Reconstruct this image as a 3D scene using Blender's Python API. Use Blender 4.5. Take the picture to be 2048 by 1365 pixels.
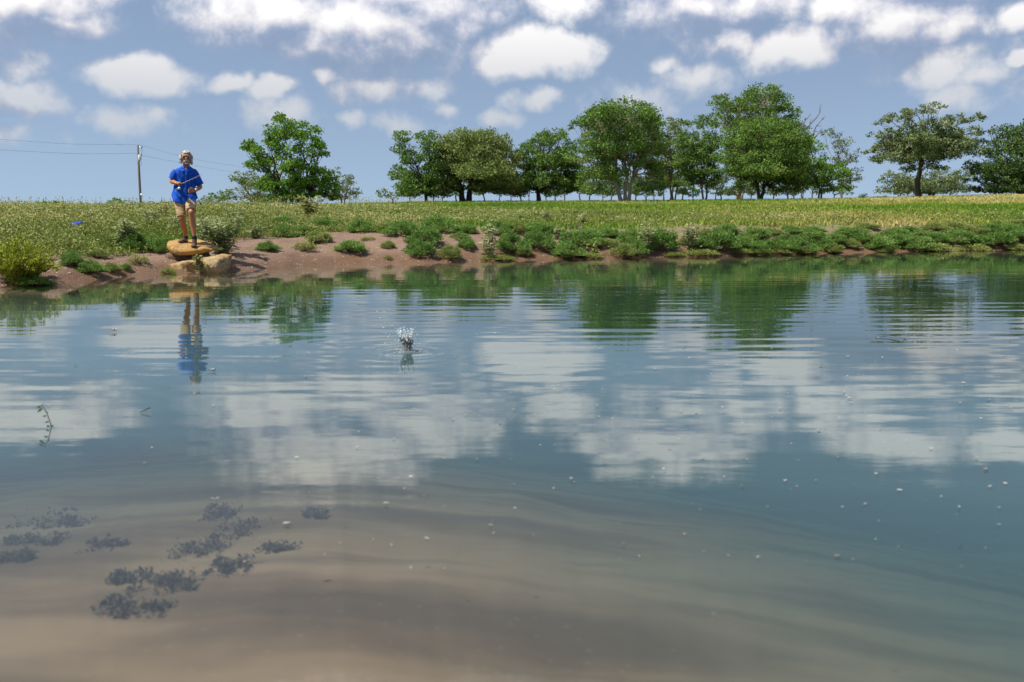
import bpy, math, random
import numpy as np
from mathutils import Vector, Matrix, noise as mnoise

random.seed(7)
rng = np.random.default_rng(11)
SC = bpy.context.scene
COL = SC.collection
for o in list(bpy.data.objects):
    bpy.data.objects.remove(o)

# ------------------------------------------------------------------ camera
F = 1991.0                      # focal length in photograph pixels (35 mm on 36 mm)
CX, CY = 1024.0, 682.5
PITCH = math.atan(262.0 / F)
CAM = Vector((0.0, 0.0, 1.15))
cd = bpy.data.cameras.new("camera")
cd.lens = 35.0; cd.sensor_width = 36.0
cd.clip_start = 0.05; cd.clip_end = 20000
cd.dof.use_dof = True; cd.dof.focus_distance = 19.5; cd.dof.aperture_fstop = 2.8
cam = bpy.data.objects.new("camera", cd); COL.objects.link(cam)
cam.location = CAM
cam.rotation_euler = (math.pi / 2 - PITCH, 0, 0)
SC.camera = cam

# ------------------------------------------------------------------ exposure
SC.view_settings.view_transform = 'Standard'
SC.view_settings.look = 'None'
SC.view_settings.exposure = 0.42
SC.view_settings.gamma = 1.0
SC.view_settings.use_curve_mapping = False
SC.render.engine = 'CYCLES'
SC.cycles.use_denoising = True
SC.cycles.max_bounces = 6
SC.cycles.use_adaptive_sampling = True
SC.cycles.adaptive_threshold = .02
SC.cycles.transparent_max_bounces = 12
SC.cycles.diffuse_bounces = 2
SC.cycles.glossy_bounces = 2
SC.cycles.transmission_bounces = 3
SC.cycles.caustics_reflective = False
SC.cycles.caustics_refractive = False

# ------------------------------------------------------------------ sun direction
SUN_TO = Vector((-0.50, -0.20, 0.90)).normalized()      # towards the sun
SUN_EL = math.asin(SUN_TO.z)
SUN_AZ = math.atan2(SUN_TO.x, SUN_TO.y)                 # clockwise from +Y
sd = bpy.data.lights.new("sun", 'SUN')
sd.energy = 4.8; sd.angle = math.radians(0.53); sd.color = (1.0, 0.95, 0.87)
sun = bpy.data.objects.new("sun", sd); COL.objects.link(sun)
sun.rotation_euler = (-SUN_TO).to_track_quat('-Z', 'Y').to_euler()
sun.location = (0, 0, 60)

# ------------------------------------------------------------------ pixel rays
def ray(px, py):
    a = (px - CX) / F; b = (CY - py) / F
    fw = Vector((0, math.cos(PITCH), -math.sin(PITCH)))
    up = Vector((0, math.sin(PITCH), math.cos(PITCH)))
    return (Vector((1, 0, 0)) * a + up * b + fw)

def at_y(px, py, Y):
    d = ray(px, py)
    return CAM + d * (Y / d.y)

def on_z(px, py, z=0.0):
    d = ray(px, py)
    return CAM + d * ((z - CAM.z) / d.z)

# ------------------------------------------------------------------ node helpers
class NT:
    def __init__(s, tree): s.t = tree
    def n(s, kind, **kw):
        nd = s.t.nodes.new(kind)
        for k, v in kw.items():
            setattr(nd, k, v)
        return nd
    def l(s, a, b): s.t.links.new(a, b)
    def val(s, sock, v):
        if isinstance(v, bpy.types.NodeSocket): s.l(v, sock)
        else: sock.default_value = v
    def math(s, op, a, b=None, c=None, clamp=False):
        nd = s.n('ShaderNodeMath', operation=op); nd.use_clamp = clamp
        s.val(nd.inputs[0], a)
        if b is not None: s.val(nd.inputs[1], b)
        if c is not None: s.val(nd.inputs[2], c)
        return nd.outputs[0]
    def vmath(s, op, a, b=None, c=None):
        nd = s.n('ShaderNodeVectorMath', operation=op)
        s.val(nd.inputs[0], a)
        if b is not None: s.val(nd.inputs[1], b)
        if c is not None: s.val(nd.inputs[2], c)
        return nd.outputs['Value'] if op in ('DOT_PRODUCT', 'LENGTH', 'DISTANCE') else nd.outputs[0]
    def noise(s, vec, scale, detail=4.0, rough=0.55, lac=2.0):
        nd = s.n('ShaderNodeTexNoise'); s.val(nd.inputs['Vector'], vec)
        nd.inputs['Scale'].default_value = scale; nd.inputs['Detail'].default_value = detail
        nd.inputs['Roughness'].default_value = rough; nd.inputs['Lacunarity'].default_value = lac
        return nd
    def ramp(s, fac, stops, interp='LINEAR'):
        nd = s.n('ShaderNodeValToRGB'); s.val(nd.inputs[0], fac)
        cr = nd.color_ramp; cr.interpolation = interp
        while len(cr.elements) > 1: cr.elements.remove(cr.elements[0])
        cr.elements[0].position = stops[0][0]; cr.elements[0].color = tuple(stops[0][1]) + (1,)
        for p, c in stops[1:]:
            e = cr.elements.new(p); e.color = tuple(c) + (1,)
        return nd.outputs[0]
    def mix(s, fac, a, b, mode='MIX'):
        nd = s.n('ShaderNodeMix', data_type='RGBA', blend_type=mode)
        s.val(nd.inputs[0], fac)
        for sock, v in ((nd.inputs[6], a), (nd.inputs[7], b)):
            s.val(sock, v if isinstance(v, bpy.types.NodeSocket) else tuple(v) + (1,))
        return nd.outputs[2]
    def smooth(s, v, lo, hi):
        nd = s.n('ShaderNodeMapRange', interpolation_type='SMOOTHSTEP')
        s.val(nd.inputs[0], v)
        nd.inputs[1].default_value = lo; nd.inputs[2].default_value = hi
        return nd.outputs[0]

# ------------------------------------------------------------------ sky with cumulus
world = bpy.data.worlds.new("World"); SC.world = world
world.use_nodes = True
wt = world.node_tree; wt.nodes.clear()

def azel(d):
    d = d.normalized()
    return math.degrees(math.atan2(d.x, d.y)), math.degrees(math.asin(d.z))

CLOUDS = [  # photograph pixels: centre x, y, radius x, radius y, weight (y < 0: above the frame, seen in the water)
    (40, 5, 150, 72, 1.0), (130, 45, 70, 36, .8), (-60, 40, 120, 60, .9),
    (25, 192, 78, 38, .8), (-60, 180, 90, 50, .7), (25, 125, 70, 30, .4),
    (265, 145, 72, 42, 1.0), (320, 165, 70, 30, .75),
    (235, 240, 85, 22, .55), (310, 238, 45, 16, .55), (30, 265, 80, 18, .35),
    (468, 170, 36, 22, .7), (543, 178, 44, 24, .75), (550, 224, 95, 22, .5),
    (560, 30, 190, 74, 1.0), (720, 52, 230, 88, 1.05), (640, 82, 150, 44, .9), (790, 84, 130, 40, .85), (860, 20, 110, 70, .9), (660, -70, 280, 70, .9), (800, -20, 200, 90, .9),
    (662, 146, 34, 22, .75), (745, 172, 90, 28, .6), (830, 178, 60, 22, .4),
    (1040, 92, 78, 52, 1.05), (1110, 105, 100, 42, .95), (1010, 128, 90, 26, .8),
    (1068, 200, 60, 18, .75), (1000, 232, 40, 18, .45), (722, 240, 30, 20, .45), (800, 250, 50, 20, .35), (885, 215, 26, 16, .35),
    (1400, 10, 190, 60, .9), (1360, -60, 230, 70, .9), (1500, 5, 120, 60, .7),
    (1460, 82, 100, 30, .8), (1580, 96, 120, 34, .9), (1390, 158, 100, 22, .5), (1340, 130, 40, 16, .5), (1260, 205, 110, 24, .38),
    (1790, 45, 160, 56, .95), (1880, 55, 80, 40, .8), (1700, 10, 90, 50, .8), (1840, -50, 160, 60, .85),
    (1880, 130, 110, 36, .7), (1960, 150, 50, 28, .5), (1910, 196, 90, 20, .65),
    (2050, 30, 50, 40, .8), (2046, 112, 26, 18, .8), (2090, -80, 60, 70, .8), (1150, -5, 130, 34, .5),
    (2150, 180, 90, 40, .7), (2280, 60, 150, 80, .9),
    (-230, 90, 120, 60, .8), (-320, 220, 120, 30, .6),
]
ASP = 2.3
def make_cloud_group(name, blobs, det_oct):
    g = bpy.data.node_groups.new(name, 'ShaderNodeTree')
    g.interface.new_socket("Direction", in_out='INPUT', socket_type='NodeSocketVector')
    g.interface.new_socket("Density", in_out='OUTPUT', socket_type='NodeSocketFloat')
    T = NT(g)
    gi = T.n('NodeGroupInput'); go = T.n('NodeGroupOutput')
    d = T.vmath('NORMALIZE', gi.outputs[0])
    nz = T.noise(d, 24.0, 3.0, 0.5)
    off = T.vmath('MULTIPLY_ADD', nz.outputs['Color'], (.050, .050, .030), (-.025, -.025, -.015))
    dw = T.vmath('NORMALIZE', T.vmath('ADD', d, off))
    sp = T.n('ShaderNodeSeparateXYZ'); T.l(dw, sp.inputs[0])
    az = T.math('MULTIPLY', T.math('ARCTAN2', sp.outputs[0], sp.outputs[1]), 180 / math.pi)
    el = T.math('MULTIPLY', T.math('ARCSINE', sp.outputs[2]), 180 / math.pi * ASP)
    cb = T.n('ShaderNodeCombineXYZ'); T.l(az, cb.inputs[0]); T.l(el, cb.inputs[1])
    acc = None
    for (x, y, rx, ry, w) in blobs:
        a, e = azel(ray(x, y))
        r = math.sqrt(rx * ry * ASP) / F * 57.3 * 1.16
        v = T.math('MULTIPLY_ADD', T.vmath('DISTANCE', cb.outputs[0], (a, e * ASP, 0)), -w / r, w)
        acc = v if acc is None else T.math('MAXIMUM', acc, v)
    # the rest of the sky: a field of the same cumulus
    far = T.noise(T.vmath('DIVIDE', dw, T.math('ADD', T.math('ABSOLUTE', sp.outputs[2]), .15)), 1.1, 1.0, .5)
    outside = T.math('MAXIMUM', T.smooth(T.math('ABSOLUTE', az), 33, 40), T.smooth(el, 21 * ASP, 28 * ASP))
    fld = T.math('MULTIPLY_ADD', far.outputs[0], 3.6, -2.05)
    fld = T.math('ADD', fld, T.math('MULTIPLY_ADD', outside, 2.0, -2.0))
    acc = T.math('MAXIMUM', acc, fld)
    det = T.noise(d, 38.0, det_oct, .58)
    acc = T.math('ADD', acc, T.math('MULTIPLY_ADD', det.outputs[0], .85, -.42))
    T.l(acc, go.inputs[0])
    return g

W = NT(wt)
tc = W.n('ShaderNodeTexCoord')
sky = W.n('ShaderNodeTexSky'); sky.sky_type = 'NISHITA'; sky.sun_disc = False
sky.sun_elevation = SUN_EL; sky.sun_rotation = SUN_AZ
sky.altitude = 100; sky.air_density = 1.0; sky.dust_density = 0.0; sky.ozone_density = 3.0
SKY_STRENGTH = 0.086
# humid air: the whole sky is read a little above the true elevation, so the horizon stays blue
W.l(W.vmath('NORMALIZE', W.vmath('MULTIPLY_ADD', tc.outputs['Generated'], (1, 1, .80), (0, 0, .15))), sky.inputs[0])
def cloud_at(off, grp):
    nd = W.n('ShaderNodeGroup'); nd.node_tree = grp
    W.l(W.vmath('ADD', tc.outputs['Generated'], off), nd.inputs[0])
    return nd.outputs[0]
d0 = cloud_at((0, 0, 0), make_cloud_group("cumulus", CLOUDS, 7.0))
d1 = cloud_at((-.007, 0, .017), make_cloud_group("cumulus_towards_sun", [c for c in CLOUDS if c[2] * c[3] > 4300 and c[4] > .6], 4.0))
relief = W.math('SUBTRACT', d0, d1)
opac = W.smooth(d0, -.10, .46)
lit = W.math('MULTIPLY_ADD', relief, 1.35, .55, clamp=True)
ccol = W.ramp(lit, [(0.0, (.28, .34, .48)), (.25, (.39, .44, .57)), (.50, (.56, .58, .67)), (.75, (.78, .77, .80)), (1.0, (.95, .93, .92))])
bg1 = W.n('ShaderNodeBackground'); bg2 = W.n('ShaderNodeBackground')
hs = W.n('ShaderNodeHueSaturation'); hs.inputs['Saturation'].default_value = .80
W.l(sky.outputs[0], hs.inputs['Color'])
W.l(hs.outputs[0], bg1.inputs[0]); bg1.inputs[1].default_value = SKY_STRENGTH
W.l(ccol, bg2.inputs[0]); ms = W.n('ShaderNodeMixShader')
sepd = W.n('ShaderNodeSeparateXYZ'); W.l(tc.outputs['Generated'], sepd.inputs[0])
opac = W.math('MULTIPLY', opac, W.math('MULTIPLY_ADD', W.smooth(lit, .05, .55), .45, .50))          # thin bases
opac = W.math('MULTIPLY', opac, W.math('MULTIPLY_ADD', W.smooth(sepd.outputs[2], .04, .19), .50, .50))   # far clouds fade into the humid air
W.l(opac, ms.inputs[0])
# cloud strength rises with height, brightening the unseen upper clouds for the pond's reflection
W.l(W.math('MULTIPLY_ADD', W.smooth(sepd.outputs[2], .05, .33), .62, .58), bg2.inputs[1]); W.l(bg1.outputs[0], ms.inputs[1]); W.l(bg2.outputs[0], ms.inputs[2])
wo = W.n('ShaderNodeOutputWorld'); W.l(ms.outputs[0], wo.inputs[0])
world.cycles.sampling_method = 'MANUAL'; world.cycles.sample_map_resolution = 256

# ------------------------------------------------------------------ object helpers
def link(o, parent=None):
    COL.objects.link(o)
    if parent is not None: o.parent = parent
    return o

def tag(o, label=None, cat=None, group=None, kind=None):
    if label: o['label'] = label
    if cat: o['category'] = cat
    if group: o['group'] = group
    if kind: o['kind'] = kind
    return o

def empty(name, loc, rz=0.0):
    o = bpy.data.objects.new(name, None); link(o)
    o.empty_display_size = .1
    o.location = loc; o.rotation_euler = (0, 0, rz)
    return o

def quads_mesh(name, V, tint=None, mat=None, smooth=False):
    """V: (N,4,3) separate quads"""
    N = len(V)
    me = bpy.data.meshes.new(name)
    me.vertices.add(N * 4); me.vertices.foreach_set('co', np.ascontiguousarray(V, dtype=np.float32).ravel())
    me.loops.add(N * 4); me.loops.foreach_set('vertex_index', np.arange(N * 4, dtype=np.int32))
    me.polygons.add(N); me.polygons.foreach_set('loop_start', np.arange(0, N * 4, 4, dtype=np.int32))
    me.update(calc_edges=True)
    if tint is not None:
        at = me.attributes.new('tint', 'FLOAT', 'FACE'); at.data.foreach_set('value', np.asarray(tint, dtype=np.float32))
    if mat: me.materials.append(mat)
    return me

def grid_mesh(name, P, mat=None, attrs=None, wrap=False):
    """P: (R,C,3) grid"""
    R, C = P.shape[:2]
    me = bpy.data.meshes.new(name)
    me.vertices.add(R * C); me.vertices.foreach_set('co', np.ascontiguousarray(P, dtype=np.float32).ravel())
    i, j = np.meshgrid(np.arange(R - 1), np.arange(C if wrap else C - 1), indexing='ij')
    j2 = (j + 1) % C
    f = np.stack([i * C + j, i * C + j2, (i + 1) * C + j2, (i + 1) * C + j], -1).reshape(-1, 4).astype(np.int32)
    N = len(f)
    me.loops.add(N * 4); me.loops.foreach_set('vertex_index', f.ravel())
    me.polygons.add(N); me.polygons.foreach_set('loop_start', np.arange(0, N * 4, 4, dtype=np.int32))
    me.polygons.foreach_set('use_smooth', np.ones(N, dtype=bool))
    me.update(calc_edges=True)
    for k, v in (attrs or {}).items():
        at = me.attributes.new(k, 'FLOAT', 'POINT'); at.data.foreach_set('value', np.ascontiguousarray(v, dtype=np.float32).ravel())
    if mat: me.materials.append(mat)
    return me

class MB:
    """collects shapes into one mesh"""
    def __init__(s): s.v = []; s.f = []
    def add(s, verts, faces):
        b = len(s.v); s.v += [tuple(p) for p in verts]; s.f += [tuple(i + b for i in f) for f in faces]
        return s
    def tube(s, pts, radii, sides=8, cap=True, flat=None):
        pts = [Vector(p) for p in pts]; n = len(pts)
        if not hasattr(radii, '__len__'): radii = [radii] * n
        ref = None; vs = []
        for i, p in enumerate(pts):
            t = (pts[min(i + 1, n - 1)] - pts[max(i - 1, 0)])
            t = t.normalized() if t.length > 1e-9 else Vector((0, 0, 1))
            if ref is None:
                ref = Vector((1, 0, 0)) if abs(t.x) < .9 else Vector((0, 1, 0))
            u = (ref - t * ref.dot(t)).normalized(); w = t.cross(u); ref = u
            r = radii[i]; ra, rb = (r if hasattr(r, '__len__') else (r, r))
            for k in range(sides):
                a = 2 * math.pi * k / sides
                vs.append(p + u * (math.cos(a) * ra) + w * (math.sin(a) * rb))
        fs = []
        for i in range(n - 1):
            for k in range(sides):
                k2 = (k + 1) % sides
                fs.append((i * sides + k, i * sides + k2, (i + 1) * sides + k2, (i + 1) * sides + k))
        if cap:
            fs.append(tuple(range(sides))[::-1]); fs.append(tuple((n - 1) * sides + k for k in range(sides)))
        return s.add(vs, fs)
    def ell(s, c, r, rot=None, nu=14, nv=9):
        c = Vector(c); vs = []; fs = []
        M = rot.to_matrix() if hasattr(rot, 'to_matrix') else (rot or Matrix.Identity(3))
        for i in range(nv + 1):
            ph = math.pi * i / nv
            for k in range(nu):
                a = 2 * math.pi * k / nu
                p = Vector((r[0] * math.sin(ph) * math.cos(a), r[1] * math.sin(ph) * math.sin(a), r[2] * math.cos(ph)))
                vs.append(c + M @ p)
        for i in range(nv):
            for k in range(nu):
                k2 = (k + 1) % nu
                fs.append((i * nu + k, (i + 1) * nu + k, (i + 1) * nu + k2, i * nu + k2))
        return s.add(vs, fs)
    def box(s, c, h, rot=None):
        c = Vector(c); M = rot.to_matrix() if hasattr(rot, 'to_matrix') else (rot or Matrix.Identity(3))
        vs = [c + M @ Vector((x * h[0], y * h[1], z * h[2])) for z in (-1, 1) for y in (-1, 1) for x in (-1, 1)]
        return s.add(vs, [(0, 2, 3, 1), (4, 5, 7, 6), (0, 1, 5, 4), (2, 6, 7, 3), (0, 4, 6, 2), (1, 3, 7, 5)])
    def mesh(s, name, mat=None, smooth=True):
        me = bpy.data.meshes.new(name); me.from_pydata(s.v, [], s.f); me.update()
        if smooth: me.polygons.foreach_set('use_smooth', np.ones(len(me.polygons), dtype=bool))
        if mat: me.materials.append(mat)
        return me
    def obj(s, name, mat=None, parent=None, smooth=True, bevel=0):
        o = link(bpy.data.objects.new(name, s.mesh(name, mat, smooth)), parent)
        if bevel:
            m = o.modifiers.new('bevel', 'BEVEL'); m.width = bevel; m.segments = 2; m.limit_method = 'ANGLE'
        return o
    def remesh(s, name, mat, parent, voxel, it=4, fac=.5, subsurf=0):
        o = bpy.data.objects.new(name + "_src", s.mesh(name)); COL.objects.link(o)
        m = o.modifiers.new('r', 'REMESH'); m.mode = 'VOXEL'; m.voxel_size = voxel; m.use_smooth_shade = True
        if it:
            k = o.modifiers.new('s', 'SMOOTH'); k.iterations = it; k.factor = fac
        dg = bpy.context.evaluated_depsgraph_get(); dg.update()
        me = bpy.data.meshes.new_from_object(o.evaluated_get(dg))
        bpy.data.objects.remove(o)
        me.materials.clear(); me.materials.append(mat)
        me.polygons.foreach_set('use_smooth', np.ones(len(me.polygons), dtype=bool))
        me.name = name
        return link(bpy.data.objects.new(name, me), parent)

def new_mat(name):
    m = bpy.data.materials.new(name); m.use_nodes = True
    m.node_tree.nodes.clear()
    T = NT(m.node_tree); out = T.n('ShaderNodeOutputMaterial')
    return m, T, out

def simple_mat(name, col, rough=.6, var=.15, scale=20.0, bump=0.0, bscale=60., spec=.3, metal=0.0):
    m, T, out = new_mat(name)
    tcn = T.n('ShaderNodeTexCoord')
    nz = T.noise(tcn.outputs['Object'], scale, 5.0, .6)
    c = T.mix(nz.outputs[0], tuple(x * (1 - var) for x in col), tuple(min(1, x * (1 + var)) for x in col))
    b = T.n('ShaderNodeBsdfPrincipled'); T.l(c, b.inputs['Base Color'])
    b.inputs['Roughness'].default_value = rough; b.inputs['Specular IOR Level'].default_value = spec
    b.inputs['Metallic'].default_value = metal
    if bump:
        bp = T.n('ShaderNodeBump'); bp.inputs['Strength'].default_value = bump; bp.inputs['Distance'].default_value = .02
        T.l(T.noise(tcn.outputs['Object'], bscale, 6.0, .65).outputs[0], bp.inputs['Height'])
        T.l(bp.outputs[0], b.inputs['Normal'])
    T.l(b.outputs[0], out.inputs[0])
    return m

def leaf_mat(name, stops, transl=.35, gloss=.015, big=.35):
    m, T, out = new_mat(name)
    at = T.n('ShaderNodeAttribute'); at.attribute_name = 'tint'
    oi = T.n('ShaderNodeObjectInfo')
    fac = T.math('ADD', at.outputs['Fac'], T.math('MULTIPLY_ADD', oi.outputs['Random'], .16, -.08), clamp=True)
    c = T.ramp(fac, stops)
    d = T.n('ShaderNodeBsdfDiffuse'); t = T.n('ShaderNodeBsdfTranslucent'); g = T.n('ShaderNodeBsdfGlossy')
    T.l(c, d.inputs[0])
    T.l(T.mix(.45, c, (.15, .20, .05)), t.inputs[0])
    g.inputs['Roughness'].default_value = .6; g.inputs[0].default_value = (.5, .55, .45, 1)
    a = T.n('ShaderNodeMixShader'); a.inputs[0].default_value = transl
    T.l(d.outputs[0], a.inputs[1]); T.l(t.outputs[0], a.inputs[2])
    b = T.n('ShaderNodeMixShader'); b.inputs[0].default_value = gloss
    T.l(a.outputs[0], b.inputs[1]); T.l(g.outputs[0], b.inputs[2])
    T.l(b.outputs[0], out.inputs[0])
    return m

# ------------------------------------------------------------------ terrain
SHORE_PX = [(-150, 574), (0, 572), (70, 571), (130, 567), (200, 559), (270, 552), (340, 548), (455, 543), (530, 538), (600, 533), (700, 529),
            (850, 527), (1000, 522), (1150, 518), (1250, 517), (1450, 513), (1600, 509), (1700, 506), (1900, 502), (2048, 500), (2250, 498)]
_saz, _sr = [], []
for (x, y) in SHORE_PX:
    p = on_z(x, y); _saz.append(math.degrees(math.atan2(p.x, p.y))); _sr.append(math.hypot(p.x, p.y))
_saz = [-180, -150, -110, -75, -50, -38] + _saz + [40, 60, 90, 120, 150, 180]
_sr = [2.0, 2.5, 4.5, 8.5, 13, 15.8] + _sr + [35, 28, 13, 5.5, 2.6, 2.0]
def shore_r(az):
    base = np.interp(az, _saz, _sr)
    return base
def shore_wobble(x, y, r, s0):
    return ((fbm(x * .8, y * .8, 51, 3) - .5) * .55 + (fbm(x * 3.1, y * 3.1, 52, 2) - .5) * .22) * np.exp(-np.abs(s0) / .9) * np.clip(r / 15, 0, 1)

S_N = [0, .4, 1, 2.5, 5, 10, 20, 40, 70, 95, 115, 160, 300, 900, 4000]
PROF = {
    -180: [0, .06, .12, .25, .4, .5, .6, .8, 1, 1, 1, 1, 0, -3, -8],
    -60: [0, .10, .22, .40, .52, .7, .95, 1.1, 1.15, 1.15, 1.1, 1.0, 0, -3, -8],
    -22: [0, .10, .22, .40, .55, .74, .98, 1.12, 1.18, 1.2, 1.2, 1.0, 0, -3, -8],
    -13: [0, .10, .24, .46, .62, .84, 1.03, 1.22, 1.42, 1.6, 1.62, 1.2, 0, -3, -8],
    -4: [0, .11, .28, .60, .76, .90, 1.07, 1.26, 1.62, 2.05, 2.22, 1.5, 0, -3, -8],
    8: [0, .12, .32, .66, .78, .92, 1.10, 1.34, 1.80, 2.2, 2.32, 1.5, 0, -3, -8],
    18: [0, .12, .34, .66, .78, .93, 1.14, 1.46, 2.05, 2.42, 2.4, 1.5, 0, -3, -8],
    27: [0, .12, .34, .64, .76, .94, 1.22, 1.70, 2.45, 2.85, 2.7, 1.8, 0, -3, -8],
    60: [0, .12, .34, .60, .76, .94, 1.2, 1.70, 2.3, 2.6, 2.6, 1.8, 0, -3, -8],
    180: [0, .06, .12, .25, .4, .5, .6, .8, 1, 1, 1, 1, 0, -3, -8],
}
_pk = sorted(PROF); _pt = np.array([PROF[k] for k in _pk])
def vnoise(x, y, seed=0):
    """cheap smooth value noise, vectorised"""
    def h(i, j):
        n = np.sin(i * 127.1 + j * 311.7 + seed * 74.7) * 43758.5453
        return n - np.floor(n)
    xi = np.floor(x); yi = np.floor(y); fx = x - xi; fy = y - yi
    fx = fx * fx * (3 - 2 * fx); fy = fy * fy * (3 - 2 * fy)
    return (h(xi, yi) * (1 - fx) + h(xi + 1, yi) * fx) * (1 - fy) + (h(xi, yi + 1) * (1 - fx) + h(xi + 1, yi + 1) * fx) * fy
def fbm(x, y, seed=0, oct=4):
    v = 0; a = .5
    for k in range(oct):
        v = v + a * vnoise(x * 2 ** k, y * 2 ** k, seed + k); a *= .5
    return v / (1 - .5 ** oct)

def height(x, y, detail=True):
    x = np.asarray(x, float); y = np.asarray(y, float)
    r = np.hypot(x, y); az = np.degrees(np.arctan2(x, y))
    s = r - shore_r(az)
    s = s + shore_wobble(x, y, r, s)
    sc = np.clip(s, 0, 4000)
    # profile interpolation
    cols = np.stack([np.interp(sc, S_N, _pt[k]) for k in range(len(_pk))], 0)
    kf = np.interp(az, _pk, np.arange(len(_pk)))
    k0 = np.clip(np.floor(kf).astype(int), 0, len(_pk) - 2); w = kf - k0
    h = np.take_along_axis(cols, k0[None], 0)[0] * (1 - w) + np.take_along_axis(cols, (k0 + 1)[None], 0)[0] * w
    if detail:
        amp = np.clip(s / 1.5, 0, 1) * np.clip(30 / np.maximum(r, 1), .2, 1)
        h = h + amp * ((fbm(x * .55, y * .55, 3) - .5) * .16 + (fbm(x * 2.3, y * 2.3, 9) - .5) * .07)
        rough = np.clip(s / .2, 0, 1) * np.clip(1.4 - r / 60, 0, 1)
        h = h + rough * ((fbm(x * 7, y * 7, 5, 3) - .5) * .035 + (vnoise(x * 19, y * 19, 8) - .5) * .018)
    # pond bed
    si = np.clip(-s, 0, 50)
    right = np.clip((az + 10) / 40, 0, 1)
    near = .09 + .028 * r * (1 + 3.0 * right) + .075 * np.clip(r - 3.3, 0, 50) ** 1.3
    dep = np.minimum(np.minimum(si * .22, near), 1.6)
    dep = dep + np.clip(si, 0, 1) * np.clip(dep / .2, 0, 1) * (fbm(x * 1.7, y * 1.7, 21) - .5) * .10
    return np.where(s < 0, -dep, h), s

def ground_z(x, y): return float(height(np.array([x]), np.array([y]))[0][0])
def ground_hit(px, py):
    d = ray(px, py); t = np.linspace(10, 220, 6000)
    X = CAM.x + d.x * t; Y = CAM.y + d.y * t; Z = CAM.z + d.z * t
    h = height(X, Y)[0]; b = Z <= h
    if not b.any():
        i = int(np.argmin(Z - h))
    else:
        i = int(np.argmax(b))
    return Vector((X[i], Y[i], max(h[i], 0.0)))

def ang_grid():
    a = np.concatenate([np.linspace(-180, -38, 60, endpoint=False), np.linspace(-38, 36, 400, endpoint=False), np.linspace(36, 180, 60, endpoint=False)])
    return a
def make_ground():
    az = ang_grid()
    sr = shore_r(az)
    # radial rows: inside the pond (fraction of the shore radius), then distance beyond the shore
    fr = np.concatenate([np.linspace(.02, .9, 84, endpoint=False), np.linspace(.9, 1, 20, endpoint=False)])
    so = np.concatenate([np.linspace(0, 4, 84, endpoint=False), np.linspace(4, 20, 80, endpoint=False), np.geomspace(20, 160, 70, endpoint=False), np.geomspace(160, 6000, 30)])
    rows = [sr * f for f in fr] + [sr + s for s in so]
    R = np.stack(rows, 0); A = np.radians(np.broadcast_to(az, R.shape))
    X = R * np.sin(A); Y = R * np.cos(A)
    Z, S = height(X, Y)
    azd = np.degrees(A)
    # where plants have taken over the soil
    n1 = fbm(X * .35, Y * .35, 31); n2 = fbm(X * 1.3, Y * 1.3, 35)
    edge = np.interp(azd, [-40, -24, -17, -12, -4, 6, 14, 30], [1.2, 2.2, 3.0, 4.2, 3.4, 2.4, 1.4, 1.0])
    veg = np.clip((S - edge + (n1 - .5) * 4 + (n2 - .5) * 2.5) / 2.2, 0, 1)
    return grid_mesh("ground", np.stack([X, Y, Z], -1), None, {'veg': veg, 'shore': S}, wrap=True)

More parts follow.
